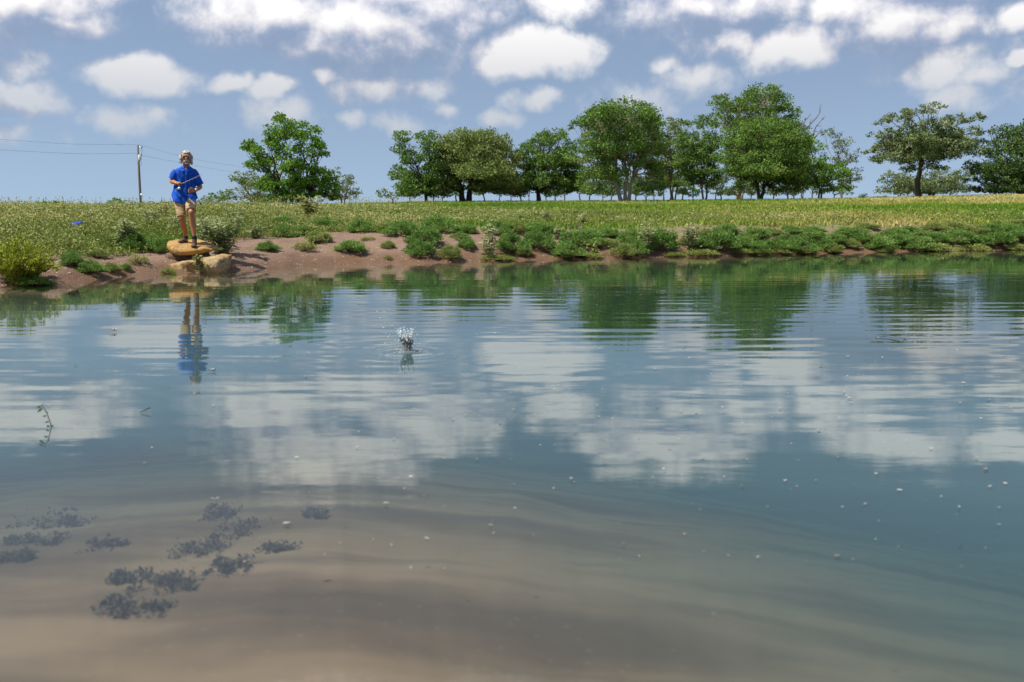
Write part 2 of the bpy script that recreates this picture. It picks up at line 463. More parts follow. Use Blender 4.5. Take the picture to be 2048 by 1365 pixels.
def ground_material():
    m, T, out = new_mat("ground_soil")
    geo = T.n('ShaderNodeNewGeometry'); P = geo.outputs['Position']
    veg = T.n('ShaderNodeAttribute'); veg.attribute_name = 'veg'
    sh = T.n('ShaderNodeAttribute'); sh.attribute_name = 'shore'
    n1 = T.noise(P, 1.1, 6.0, .6); n2 = T.noise(P, 7.0, 6.0, .65); n3 = T.noise(P, .12, 4.0, .55); n4 = T.noise(P, .45, 5.0, .6)
    dry = T.mix(n1.outputs[0], (.165, .102, .068), (.28, .190, .136))
    dry = T.mix(T.math('MULTIPLY', T.smooth(n2.outputs[0], .5, .75), .5), dry, (.17, .11, .075))
    wet = T.mix(n2.outputs[0], (.10, .055, .032), (.20, .115, .062))
    wf = T.smooth(T.math('ADD', sh.outputs['Fac'], T.math('MULTIPLY_ADD', n1.outputs[0], 1.2, -.6)), .25, 1.25)
    soil = T.mix(wf, wet, dry)
    # pebbly flecks
    vo = T.n('ShaderNodeTexVoronoi'); T.l(P, vo.inputs['Vector']); vo.inputs['Scale'].default_value = 16.0
    soil = T.mix(T.math('MULTIPLY', T.math('LESS_THAN', vo.outputs['Distance'], .13), .6), soil, (.46, .38, .30))
    g1 = T.ramp(n3.outputs[0], [(.30, (.075, .12, .025)), (.48, (.13, .16, .04)), (.60, (.22, .20, .085)), (.75, (.12, .16, .04))])
    g1 = T.mix(T.math('MULTIPLY', T.smooth(n4.outputs[0], .45, .7), .6), g1, (.24, .20, .11))
    g1 = T.mix(T.math('MULTIPLY', T.smooth(n4.outputs[0], .50, .32), .5), g1, (.06, .10, .02))
    land = T.mix(veg.outputs['Fac'], soil, g1)
    # pond bed: silt, darker algae film
    bedn = T.noise(T.vmath('MULTIPLY', P, (.55, 1.9, 1)), .9, 3.0, .5)
    bed = T.ramp(bedn.outputs[0], [(.30, (.10, .064, .045)), (.44, (.19, .115, .074)), (.55, (.33, .20, .125)), (.62, (.36, .22, .14)), (.74, (.15, .10, .068))])
    bed = T.mix(T.math('MULTIPLY', n2.outputs[0], .18), bed, (.36, .25, .18))
    pebs = T.n('ShaderNodeTexVoronoi'); T.l(P, pebs.inputs['Vector']); pebs.inputs['Scale'].default_value = 13.0
    bed = T.mix(T.math('MULTIPLY', T.smooth(pebs.outputs['Distance'], .20, .08), .16), bed, (.42, .31, .23))
    col = T.mix(T.smooth(sh.outputs['Fac'], -.25, .02), bed, land)
    b = T.n('ShaderNodeBsdfPrincipled'); T.l(col, b.inputs['Base Color'])
    T.val(b.inputs['Roughness'], T.math('MULTIPLY_ADD', wf, .35, .55)); b.inputs['Specular IOR Level'].default_value = .25
    bp = T.n('ShaderNodeBump'); bp.inputs['Strength'].default_value = .7; bp.inputs['Distance'].default_value = .03
    T.l(T.math('MULTIPLY', T.math('ADD', n2.outputs[0], T.noise(P, 28.0, 5.0, .6).outputs[0]), T.smooth(sh.outputs['Fac'], -.2, .0)), bp.inputs['Height']); T.l(bp.outputs[0], b.inputs['Normal'])
    T.l(b.outputs[0], out.inputs[0])
    return m

gme = make_ground(); gme.materials.append(ground_material())
ground = link(bpy.data.objects.new("ground", gme)); tag(ground, kind='structure')

# ------------------------------------------------------------------ water
SPLASH = on_z(814, 703)
def make_water():
    az = np.concatenate([np.linspace(-180, -36, 30, endpoint=False), np.linspace(-36, 34, 180, endpoint=False), np.linspace(34, 180, 30, endpoint=False)])
    sr = shore_r(az)
    nr = 700
    r = np.linspace(.02, 1, nr)
    R = sr[None, :] * r[:, None] + .35 * r[:, None]
    A = np.radians(np.broadcast_to(az, R.shape))
    X = R * np.sin(A); Y = R * np.cos(A)
    Z = np.zeros_like(X)
    def env(seed, sc): return np.clip(fbm(X * sc, Y * sc * .6, seed, 3) * 2.6 - .8, 0, 1)
    amp_r = np.interp(R, [0, 3, 5.5, 7.5, 10, 14, 19, 30], [.12, .20, .50, .85, 1.05, 1.0, .8, .6])
    # trains of low ripples running towards the near shore
    for (lam, ang, slope, seed, sc) in [(.52, 2, .0042, 1, .16), (.40, -5, .0046, 2, .20), (.31, 4, .0040, 3, .25), (.85, -9, .0024, 4, .1),
                                        (.24, -2, .0026, 6, .3), (1.7, 6, .0020, 7, .06), (.62, 11, .0018, 8, .2)]:
        k = 2 * math.pi / lam; a = math.radians(ang)
        ph = (X * math.sin(a) + Y * math.cos(a)) * k + 2.2 * fbm(X * .35, Y * .22, seed + 40, 3) * 2 + seed
        am = amp_r if lam < 1 else .6 + 0 * amp_r
        Z += 1.5 * slope / k * np.sin(ph) * am * (.25 + .75 * env(seed, sc))
    # rings from the splash
    d = np.hypot(X - SPLASH.x, Y - SPLASH.y)
    Z += .0020 * np.sin(d * 38) * np.exp(-((d - .22) / .18) ** 2)
    Z += .0005 * np.sin(d * 26 + 1) * np.exp(-d / 1.0)
    h, s = height(X, Y, False)
    dep = np.clip(-h, 0, 5)
    return grid_mesh("pond_water", np.stack([X, Y, Z], -1), None, {'depth': dep}, wrap=True)

def water_material():
    m, T, out = new_mat("pond_water")
    geo = T.n('ShaderNodeNewGeometry'); P = geo.outputs['Position']
    dp = T.n('ShaderNodeAttribute'); dp.attribute_name = 'depth'
    nz = T.noise(T.vmath('MULTIPLY', P, (1.2, 3.2, 1)), 2.2, 3.0, .5)
    bp = T.n('ShaderNodeBump'); bp.inputs['Strength'].default_value = .06; bp.inputs['Distance'].default_value = .01
    T.l(nz.outputs[0], bp.inputs['Height'])
    fr = T.n('ShaderNodeFresnel'); fr.inputs['IOR'].default_value = 1.40; T.l(bp.outputs[0], fr.inputs['Normal'])
    gl = T.n('ShaderNodeBsdfGlossy'); gl.inputs['Roughness'].default_value = .008; gl.inputs[0].default_value = (1, 1, 1, 1)
    T.l(bp.outputs[0], gl.inputs['Normal'])
    # water absorbs red first; a little suspended silt scatters
    tr = T.n('ShaderNodeBsdfTransparent')
    ab = T.n('ShaderNodeCombineXYZ')
    for i, k in enumerate((1.05, .40, .43)):
        T.l(T.math('EXPONENT', T.math('MULTIPLY', dp.outputs['Fac'], -k)), ab.inputs[i])
    T.l(ab.outputs[0], tr.inputs[0])
    df = T.n('ShaderNodeBsdfDiffuse')
    cl = T.noise(T.vmath('MULTIPLY', P, (.5, 1.2, 1)), .9, 4.0, .5)
    silt = T.mix(cl.outputs[0], (.125, .110, .084), (.158, .138, .106))             # stirred silt in the shallows
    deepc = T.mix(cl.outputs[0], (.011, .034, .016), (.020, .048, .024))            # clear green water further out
    midc = T.mix(cl.outputs[0], (.060, .130, .138), (.084, .154, .158))             # blue-green over half a metre of water
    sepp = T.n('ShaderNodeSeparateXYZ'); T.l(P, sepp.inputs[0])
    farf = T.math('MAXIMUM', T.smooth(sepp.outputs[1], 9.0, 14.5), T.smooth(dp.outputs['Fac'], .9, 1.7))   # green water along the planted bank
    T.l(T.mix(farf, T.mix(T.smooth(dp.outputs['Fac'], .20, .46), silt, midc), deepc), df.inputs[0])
    op = T.math('MULTIPLY', T.math('SUBTRACT', 1.0, T.math('EXPONENT', T.math('MULTIPLY', dp.outputs['Fac'], -1.1))), .92)
    body = T.n('ShaderNodeMixShader'); T.l(op, body.inputs[0]); T.l(tr.outputs[0], body.inputs[1]); T.l(df.outputs[0], body.inputs[2])
    ms = T.n('ShaderNodeMixShader'); T.l(fr.outputs[0], ms.inputs[0]); T.l(body.outputs[0], ms.inputs[1]); T.l(gl.outputs[0], ms.inputs[2])
    T.l(ms.outputs[0], out.inputs[0])
    return m
wme = make_water(); wme.materials.append(water_material())
water = link(bpy.data.objects.new("pond_water", wme)); tag(water, kind='structure')
# ------------------------------------------------------------------ leaf geometry
def unit(a): return a / np.maximum(np.linalg.norm(a, axis=-1, keepdims=True), 1e-9)
def leaves(P, L, Wd, axis=None, up=.6, jit=1.0, R=None):
    """diamond leaves centred on P; axis: preferred blade direction"""
    R = R or rng
    n = len(P); L = np.broadcast_to(L, n)[:, None]; Wd = np.broadcast_to(Wd, n)[:, None]
    ax = R.normal(size=(n, 3)) * jit
    if axis is not None: ax = ax + axis
    ax = unit(ax)
    nm = unit(R.normal(size=(n, 3)) + np.array([0, 0, 1.0]) * up * 2)
    sd_ = unit(np.cross(ax, nm)); nm = np.cross(sd_, ax)
    b = P - ax * L * .5; t = P + ax * L * .5
    m = P + nm * L * .06
    return np.stack([b, m + sd_ * Wd * .5, t, m - sd_ * Wd * .5], 1)

# ------------------------------------------------------------------ foliage materials
M_OAK = leaf_mat("oak_leaves", [(0, (0.062, 0.129, 0.035)), (.45, (0.128, 0.230, 0.046)), (.8, (0.226, 0.347, 0.063)), (1, (0.370, 0.461, 0.106))], .30)
M_OLIVE = leaf_mat("olive_oak_leaves", [(0, (0.097, 0.142, 0.042)), (.45, (0.199, 0.256, 0.077)), (.8, (0.297, 0.347, 0.106)), (1, (0.452, 0.436, 0.181))], .28)
M_BRIGHT = leaf_mat("bright_leaves", [(0, (0.062, 0.152, 0.021)), (.45, (0.132, 0.274, 0.031)), (.8, (0.232, 0.395, 0.046)), (1, (0.375, 0.507, 0.070))], .38)
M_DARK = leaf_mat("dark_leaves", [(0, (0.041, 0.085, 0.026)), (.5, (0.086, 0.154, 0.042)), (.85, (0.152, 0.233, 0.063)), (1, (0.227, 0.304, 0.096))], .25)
M_GREY = leaf_mat("grey_green_leaves", [(0, (0.087, 0.129, 0.055)), (.5, (0.171, 0.224, 0.092)), (.85, (0.279, 0.315, 0.144)), (1, (0.430, 0.443, 0.233))], .25)
M_BUSH = leaf_mat("bush_leaves", [(0, (0.075, 0.157, 0.034)), (.45, (0.171, 0.313, 0.065)), (.8, (0.286, 0.446, 0.111)), (1, (0.422, 0.571, 0.175))], .40)
M_BUSHOL = leaf_mat("olive_bush_leaves", [(0, (0.149, 0.206, 0.049)), (.45, (0.276, 0.335, 0.093)), (.8, (0.395, 0.449, 0.142)), (1, (0.507, 0.548, 0.197))], .38)
M_MAT = leaf_mat("water_mat_leaves", [(0, (0.169, 0.228, 0.050)), (.5, (0.299, 0.360, 0.090)), (1, (0.455, 0.492, 0.160))], .33)
M_WEED = leaf_mat("croton_leaves", [(0, (0.130, 0.175, 0.040)), (.30, (0.238, 0.276, 0.070)), (.55, (0.356, 0.366, 0.115)), (.8, (0.486, 0.456, 0.190)), (1, (0.594, 0.541, 0.290))], .30, .01)
M_GRASS = leaf_mat("meadow_grass", [(0, (0.100, 0.213, 0.016)), (.35, (0.190, 0.326, 0.030)), (.6, (0.345, 0.394, 0.068)), (.8, (0.563, 0.462, 0.149)), (1, (0.750, 0.615, 0.257))], .35, .03)
M_SHOOT = leaf_mat("willow_shoots", [(0, (0.080, 0.158, 0.022)), (.5, (0.224, 0.300, 0.031)), (.85, (0.400, 0.427, 0.040)), (1, (0.615, 0.632, 0.031))], .35, .03)
M_AQUA = leaf_mat("submerged_weed", [(0, (.070, .074, .072)), (.6, (.10, .104, .096)), (1, (.16, .16, .125))], .1, .0)
def bark_mat(name, a, b):
    m, T, out = new_mat(name)
    tcn = T.n('ShaderNodeTexCoord')
    nz = T.noise(T.vmath('MULTIPLY', tcn.outputs['Object'], (5, 5, 1.2)), 1.5, 6.0, .65)
    bs = T.n('ShaderNodeBsdfPrincipled'); T.l(T.mix(nz.outputs[0], a, b), bs.inputs['Base Color'])
    bs.inputs['Roughness'].default_value = .9; bs.inputs['Specular IOR Level'].default_value = .1
    bp = T.n('ShaderNodeBump'); bp.inputs['Strength'].default_value = .8; bp.inputs['Distance'].default_value = .06
    T.l(nz.outputs[0], bp.inputs['Height']); T.l(bp.outputs[0], bs.inputs['Normal'])
    T.l(bs.outputs[0], out.inputs[0]); return m
B_DARK = bark_mat("dark_bark", (.045, .036, .028), (.12, .095, .075))
B_PALE = bark_mat("pale_bark", (.24, .20, .155), (.52, .45, .36))
B_MID = bark_mat("grey_bark", (.10, .082, .065), (.26, .22, .175))

# ------------------------------------------------------------------ trees
def curve_pts(a, b, n, sag, R):
    a = np.array(a); b = np.array(b); t = np.linspace(0, 1, n)[:, None]
    w = R.normal(size=3) * np.linalg.norm(b - a) * .10; w2 = R.normal(size=3) * np.linalg.norm(b - a) * .05
    p = a + (b - a) * t + np.sin(np.pi * t) * (w + np.array([0, 0, -sag * 0 + sag])) + np.sin(2 * np.pi * t) * w2
    return [Vector(q) for q in p]

def make_tree(name, label, base_px, Y, lobes, mat, bark, leaf=.30, dens=1.0, trunk_r=.35, fork=.30, stems=1, seed=1,
              depth=1.0, sag=.04, clump=1.0, limb_vis=1.0, group=None, cat='tree', base_z=None, twigs=1.0, stem_spread=.15, fill=.72):
    R = np.random.default_rng(seed)
    b = at_y(base_px[0], base_px[1], Y)
    gz = ground_z(b.x, b.y) if base_z is None else base_z
    root = empty(name, (b.x, b.y, gz)); tag(root, label, cat, group)
    mpp = Y / F
    trunk_r *= .68; leaf *= .82; L3 = []
    lobes = [(a, b_, c_ * 1.10, d_ * 1.16) for (a, b_, c_, d_) in lobes]
    xs = [l[0] for l in lobes]; hw = (max(l[0] + l[2] for l in lobes) - min(l[0] - l[2] for l in lobes)) / 2 * mpp
    cxm = (max(l[0] + l[2] for l in lobes) + min(l[0] - l[2] for l in lobes)) / 2
    for (lx, ly, rx, ry) in lobes:
        c = at_y(lx, ly, Y)
        off = abs(lx - cxm) * mpp / max(hw, .01)
        dh = hw * math.sqrt(max(.05, 1 - min(off, .98) ** 2)) * depth
        rz = ry * mpp; rxx = rx * mpp
        nd = 1 if dh < rxx * 1.1 else (2 if dh < rxx * 2 else 3)
        for k in range(nd):
            yo = 0 if nd == 1 else (dh * .62 * (2 * k / (nd - 1) - 1))
            sc_ = 1.0 if abs(yo) < .4 * dh else .92
            L3.append(((c.x - b.x + R.normal() * rxx * .12, yo + R.normal() * rxx * .15, c.z - gz + R.normal() * rz * .10), (rxx * sc_, rxx * .95, rz * sc_)))
    # trunk and limbs
    mb = MB()
    lows = min(p[0][2] - p[1][2] for p in L3); top = max(p[0][2] + p[1][2] for p in L3)
    fz = max(.5, lows + (top - lows) * fork * .4) if fork > 0 else .4
    fz = min(fz, top * .5)
    forks = []
    for sidx in range(stems):
        a = (sidx - (stems - 1) / 2) * stem_spread * (1.2 if stems > 1 else 0)
        bx = (sidx - (stems - 1) / 2) * trunk_r * 1.1
        p0 = np.array([bx, R.normal() * .05, -.25]); p1 = np.array([bx + a * fz * 1.3 + R.normal() * .05 * fz, R.normal() * .06 * fz, fz])
        r0 = trunk_r / math.sqrt(stems) * 1.05
        pts = curve_pts(p0, p1, 6, 0, R); pts = [q.lerp(Vector(p0).lerp(Vector(p1), i_ / 5), .6) for i_, q in enumerate(pts)]
        mb.tube(pts, [r0 * 1.45, r0 * 1.08, r0 * .95, r0 * .88, r0 * .84, r0 * .80], 10)
        forks.append((p1, r0 * .8))
    P, TI, CN = [], [], []
    vol = [l[1][0] * l[1][2] for l in L3]; vt = sum(vol)
    for (c, rr) in L3:
        c = np.array(c); rr = np.array(rr)
        fk, fr = min(forks, key=lambda q: abs(q[0][0] - c[0]) + R.random() * .3 * abs(c[0] - q[0][0]))
        # limb
        end = c - np.array([0, 0, rr[2] * .25])
        mid = fk + (end - fk) * .4 + np.array([0, 0, np.linalg.norm(end - fk) * .10])
        dist = np.linalg.norm(end - fk)
        lr = max(fr * .50 * math.sqrt(min(1, rr[0] * rr[2] / (vt / len(L3)))), .05) * limb_vis
        path = curve_pts(fk, mid, 4, 0, R)[:-1] + curve_pts(mid, end, 5, 0, R)
        mb.tube(path, list(np.linspace(lr, lr * .3, len(path))), 6, cap=False)
        # clumps of leaves
        ncl = max(6, int(11 * clump * (rr[0] * rr[2]) / (1.6 * 1.6) ** .5))
        ncl = min(ncl, 60)
        for k in range(ncl):
            u = R.normal(size=3); u /= np.linalg.norm(u)
            if u[2] < -.35: u[2] *= .4
            q = c + u * rr * (.50 + .50 * R.random() ** .6)
            cr = (.20 + .16 * R.random()) * (rr[0] * rr[1] * rr[2]) ** (1 / 3.) + leaf * .6
            if R.random() < .45 * twigs:
                st = Vector(path[-2 - int(R.integers(0, 3))])
                mb.tube(curve_pts(st, q, 4, 0, R), [lr * .34, lr * .26, lr * .18, .012], 4, cap=False)
            nl = max(8, int(dens * 10.5 * (cr / leaf) ** 2 * fill))
            g = R.normal(size=(nl, 3)); g = unit(g) * (R.random(nl)[:, None] ** .45)
            pos = q + g * cr * np.array([1.15, 1.15, .72])
            P.append(pos)
            hgt = (pos[:, 2] - q[2]) / (cr * .72)
            TI.append(.42 + .13 * hgt * 0 + R.normal(size=nl) * .16 + R.normal() * .12)
    P = np.concatenate(P); TI = np.clip(np.concatenate(TI), 0, 1)
    keep = P[:, 2] > .05
    P = P[keep]; TI = TI[keep]
    Ls = leaf * (.7 + .7 * R.random(len(P)))
    V = leaves(P, Ls, Ls * (.5 + .2 * R.random(len(P))), None, .45, 1.0, R)
    crown = link(bpy.data.objects.new("crown", quads_mesh("crown", V, TI, mat)), root)
    mb.obj("trunk", bark, root)
    return root, len(P)

NL = 0
ORD = ["first", "second", "third", "fourth", "fifth", "sixth", "seventh", "eighth", "ninth", "tenth", "eleventh", "twelfth", "thirteenth", "fourteenth", "fifteenth", "sixteenth", "seventeenth", "eighteenth", "nineteenth", "twentieth"]
def T_(*a, **k):
    global NL
    r, n = make_tree(*a, **k); NL += n
    return r
GRV = 'trees of the grove beyond the meadow'
# the single tree on the left and its neighbours
T_("shade_tree", "bright green tree standing alone just right of the fisherman, with sky gaps between its limbs", (588, 416), 60,
   [(572, 260, 34, 22), (532, 276, 30, 20), (606, 268, 24, 22), (508, 298, 20, 11), (540, 306, 34, 18), (600, 300, 40, 28), (636, 302, 18, 22),
    (528, 332, 24, 16), (585, 330, 30, 16), (622, 335, 34, 24), (648, 362, 22, 26), (536, 366, 30, 22), (590, 366, 26, 18), (626, 384, 26, 22), (560, 394, 26, 16), (590, 402, 22, 14), (655, 388, 18, 18), (600, 388, 40, 18), (560, 380, 34, 18), (620, 360, 34, 18)],
   M_BRIGHT, B_DARK, leaf=.18, dens=1.7, trunk_r=.22, fork=.5, stems=4, seed=3, depth=.8, stem_spread=.28, cat='tree', base_z=1.22)
T_("small_oak", "low olive-green tree at the left foot of the lone bright tree", (508, 408), 76,
   [(480, 360, 14, 13), (508, 368, 24, 22), (480, 388, 24, 16), (525, 388, 26, 18), (540, 362, 18, 15), (500, 396, 34, 12)], M_OLIVE, B_MID, leaf=.19, trunk_r=.16, stems=2, seed=4)
T_("scrub_tree", "thin scrubby tree with bare twigs at the right foot of the lone bright tree", (686, 405), 76,
   [(668, 352, 14, 14), (700, 362, 13, 13), (675, 384, 28, 18), (712, 384, 12, 7), (700, 394, 18, 10), (670, 394, 22, 12), (690, 372, 22, 16)], M_GREY, B_MID, leaf=.17, dens=.7, trunk_r=.12, stems=2, seed=5)
T_("round_tree", "small round tree low on the skyline beside the fisherman's shorts", (430, 408), 110,
   [(417, 397, 12, 8), (436, 392, 15, 9), (448, 398, 8, 8)], M_OAK, B_MID, leaf=.26, trunk_r=.12, stems=2, seed=6)
# the grove
T_("scrub_tree", "low pale scrub at the far left end of the grove", (785, 405), 120, [(772, 389, 16, 10), (790, 391, 15, 12)], M_GREY, B_MID, leaf=.27, dens=.7, trunk_r=.10, seed=7, group=GRV)
T_("oak_tree", "dark leafy tree with a ragged top at the left end of the grove", (853, 404), 118,
   [(808, 276, 20, 10), (845, 273, 19, 9), (803, 300, 16, 16), (826, 318, 26, 22), (862, 300, 22, 28), (800, 350, 15, 20), (832, 358, 30, 26), (862, 352, 24, 32), (832, 386, 28, 15), (806, 384, 18, 16), (868, 388, 16, 12), (845, 372, 34, 20)],
   M_OAK, B_DARK, leaf=.30, trunk_r=.30, seed=8, group=GRV)
T_("live_oak", "broad olive-green dome-shaped oak with a thick forked trunk", (932, 403), 122,
   [(905, 290, 38, 20), (945, 279, 40, 13), (985, 292, 36, 20), (1012, 320, 26, 28), (898, 330, 36, 34), (950, 322, 46, 38), (1000, 358, 38, 26), (888, 368, 30, 20), (962, 372, 30, 18), (1028, 366, 16, 22), (1000, 384, 30, 10), (885, 388, 20, 10), (1035, 386, 14, 10), (960, 350, 60, 22)],
   M_OLIVE, B_DARK, leaf=.30, dens=.85, trunk_r=.75, stems=2, fork=.35, seed=9, clump=1.05, group=GRV)
T_("oak_tree", "dark green tree between the dome-shaped oak and the pale-trunked tree", (1077, 402), 125,
   [(1055, 300, 22, 14), (1090, 280, 24, 17), (1120, 276, 18, 14), (1050, 330, 18, 25), (1095, 325, 34, 28), (1132, 314, 24, 28), (1078, 362, 40, 20), (1126, 358, 30, 24), (1146, 340, 18, 26), (1050, 380, 22, 12), (1110, 384, 26, 11), (1145, 376, 22, 16)],
   M_OAK, B_DARK, leaf=.30, trunk_r=.42, seed=10, group=GRV)
T_("pecan_tree", "tall spreading tree with pale branching trunk in the middle of the grove", (1250, 403), 112,
   [(1162, 250, 28, 13), (1208, 238, 36, 20), (1262, 230, 42, 18), (1302, 254, 28, 22), (1185, 280, 28, 20), (1240, 272, 42, 24), (1302, 294, 28, 26), (1160, 316, 26, 18), (1210, 318, 30, 20), (1282, 326, 30, 20), (1314, 344, 20, 24), (1186, 350, 24, 14), (1240, 240, 70, 24), (1230, 300, 60, 22), (1180, 376, 26, 16), (1300, 372, 24, 18), (1205, 345, 40, 20)],
   M_OAK, B_PALE, leaf=.28, dens=.85, trunk_r=.50, stems=3, fork=.55, seed=11, limb_vis=1.25, twigs=1.5, stem_spread=.16, group=GRV)
T_("slender_tree", "narrow airy tree right behind the pale-trunked tree", (1340, 403), 131,
   [(1336, 250, 22, 12), (1324, 285, 24, 24), (1352, 280, 22, 24), (1336, 328, 28, 28), (1345, 362, 26, 20), (1320, 360, 20, 22)], M_OLIVE, B_MID, leaf=.30, dens=1.05, trunk_r=.22, seed=12, group=GRV)
T_("slender_tree", "upright airy tree left of the tallest tree of the grove", (1408, 403), 122,
   [(1383, 246, 20, 10), (1412, 250, 22, 14), (1374, 285, 20, 20), (1416, 288, 22, 26), (1394, 310, 34, 30), (1394, 336, 34, 26), (1418, 362, 20, 22), (1376, 362, 24, 20), (1365, 320, 20, 28)], M_OAK, B_MID, leaf=.29, dens=1.15, trunk_r=.24, stems=2, seed=13, group=GRV)
T_("pecan_tree", "tallest tree of the grove, rising behind the round dark-trunked tree", (1478, 402), 142,
   [(1448, 206, 22, 13), (1480, 214, 28, 18), (1524, 196, 34, 16), (1552, 214, 24, 20), (1576, 236, 16, 16), (1440, 236, 16, 18), (1500, 244, 44, 20), (1560, 262, 34, 18), (1590, 268, 16, 16), (1500, 290, 50, 24), (1580, 300, 34, 24)],
   M_OAK, B_PALE, leaf=.33, dens=.8, trunk_r=.50, stems=2, seed=14, twigs=1.4, group=GRV)
T_("round_tree", "full rounded tree with a dark leaning trunk in front of the tallest tree", (1520, 402), 115,
   [(1520, 262, 54, 17), (1474, 284, 34, 18), (1566, 284, 38, 20), (1450, 314, 20, 18), (1510, 314, 48, 26), (1580, 314, 34, 24), (1466, 346, 22, 16), (1522, 350, 38, 18), (1580, 352, 30, 22), (1556, 380, 16, 8), (1480, 372, 16, 14), (1520, 335, 60, 30), (1590, 378, 20, 12)],
   M_OAK, B_DARK, leaf=.27, dens=1.05, trunk_r=.42, stems=2, seed=15, clump=1.15, group=GRV)
T_("maple_tree", "lighter green tree with two slim trunks right of the round tree", (1640, 402), 117,
   [(1614, 296, 26, 20), (1640, 328, 24, 20), (1660, 354, 22, 20), (1624, 362, 24, 16), (1664, 378, 16, 8), (1602, 334, 18, 22), (1690, 372, 14, 12), (1675, 345, 16, 22)], M_BRIGHT, B_MID, leaf=.26, trunk_r=.22, stems=2, seed=16, stem_spread=.1, group=GRV)
T_("scrub_tree", "thin grey-green tree with loose twigs at the right end of the grove", (1682, 402), 131,
   [(1660, 266, 18, 10), (1680, 290, 20, 17), (1696, 320, 22, 20), (1704, 354, 14, 18), (1690, 374, 12, 8)], M_GREY, B_MID, leaf=.28, dens=.62, trunk_r=.2, seed=17, group=GRV)
T_("spreading_oak", "lone gnarled oak with spreading limbs and a bare twig on top, right of the grove", (1838, 399), 104,
   [(1788, 240, 18, 12), (1824, 228, 22, 10), (1846, 220, 14, 9), (1768, 268, 15, 10), (1752, 300, 14, 8), (1800, 278, 26, 18), (1850, 264, 28, 18), (1882, 276, 22, 16), (1924, 240, 20, 14), (1932, 266, 18, 16), (1942, 292, 16, 13), (1770, 318, 20, 12), (1814, 314, 28, 16), (1866, 312, 36, 20), (1914, 308, 24, 14), (1846, 336, 26, 10), (1815, 296, 30, 24), (1882, 290, 32, 24), (1850, 302, 30, 24), (1792, 288, 22, 18), (1905, 282, 22, 18), (1852, 248, 26, 14)],
   M_GREY, B_DARK, leaf=.26, dens=1.35, trunk_r=.40, fork=.75, seed=18, twigs=1.2, limb_vis=.8)
T_("low_oak", "low wide oak partly hidden behind the gnarled oak's trunk", (1862, 399), 126,
   [(1790, 360, 20, 14), (1774, 380, 16, 8), (1818, 366, 20, 16), (1884, 354, 24, 18), (1906, 374, 26, 16), (1880, 384, 28, 8), (1926, 352, 12, 12), (1932, 380, 12, 10), (1800, 384, 22, 8), (1850, 372, 40, 14)], M_GREY, B_DARK, leaf=.30, trunk_r=.32, stems=2, seed=19, stem_spread=.4)
T_("dense_oak", "dense dark oak reaching down to the grass at the right edge", (2040, 392), 100,
   [(2024, 262, 20, 16), (2052, 264, 24, 22), (2000, 290, 18, 14), (2030, 300, 28, 20), (1984, 312, 18, 10), (1960, 332, 20, 13), (2000, 338, 34, 20), (2046, 348, 38, 26), (1976, 354, 24, 16), (2008, 372, 34, 14), (2085, 290, 38, 34), (2095, 350, 38, 34), (2040, 378, 40, 14), (1985, 380, 18, 8)],
   M_DARK, B_DARK, leaf=.26, dens=1.15, trunk_r=.5, seed=20, clump=1.2)
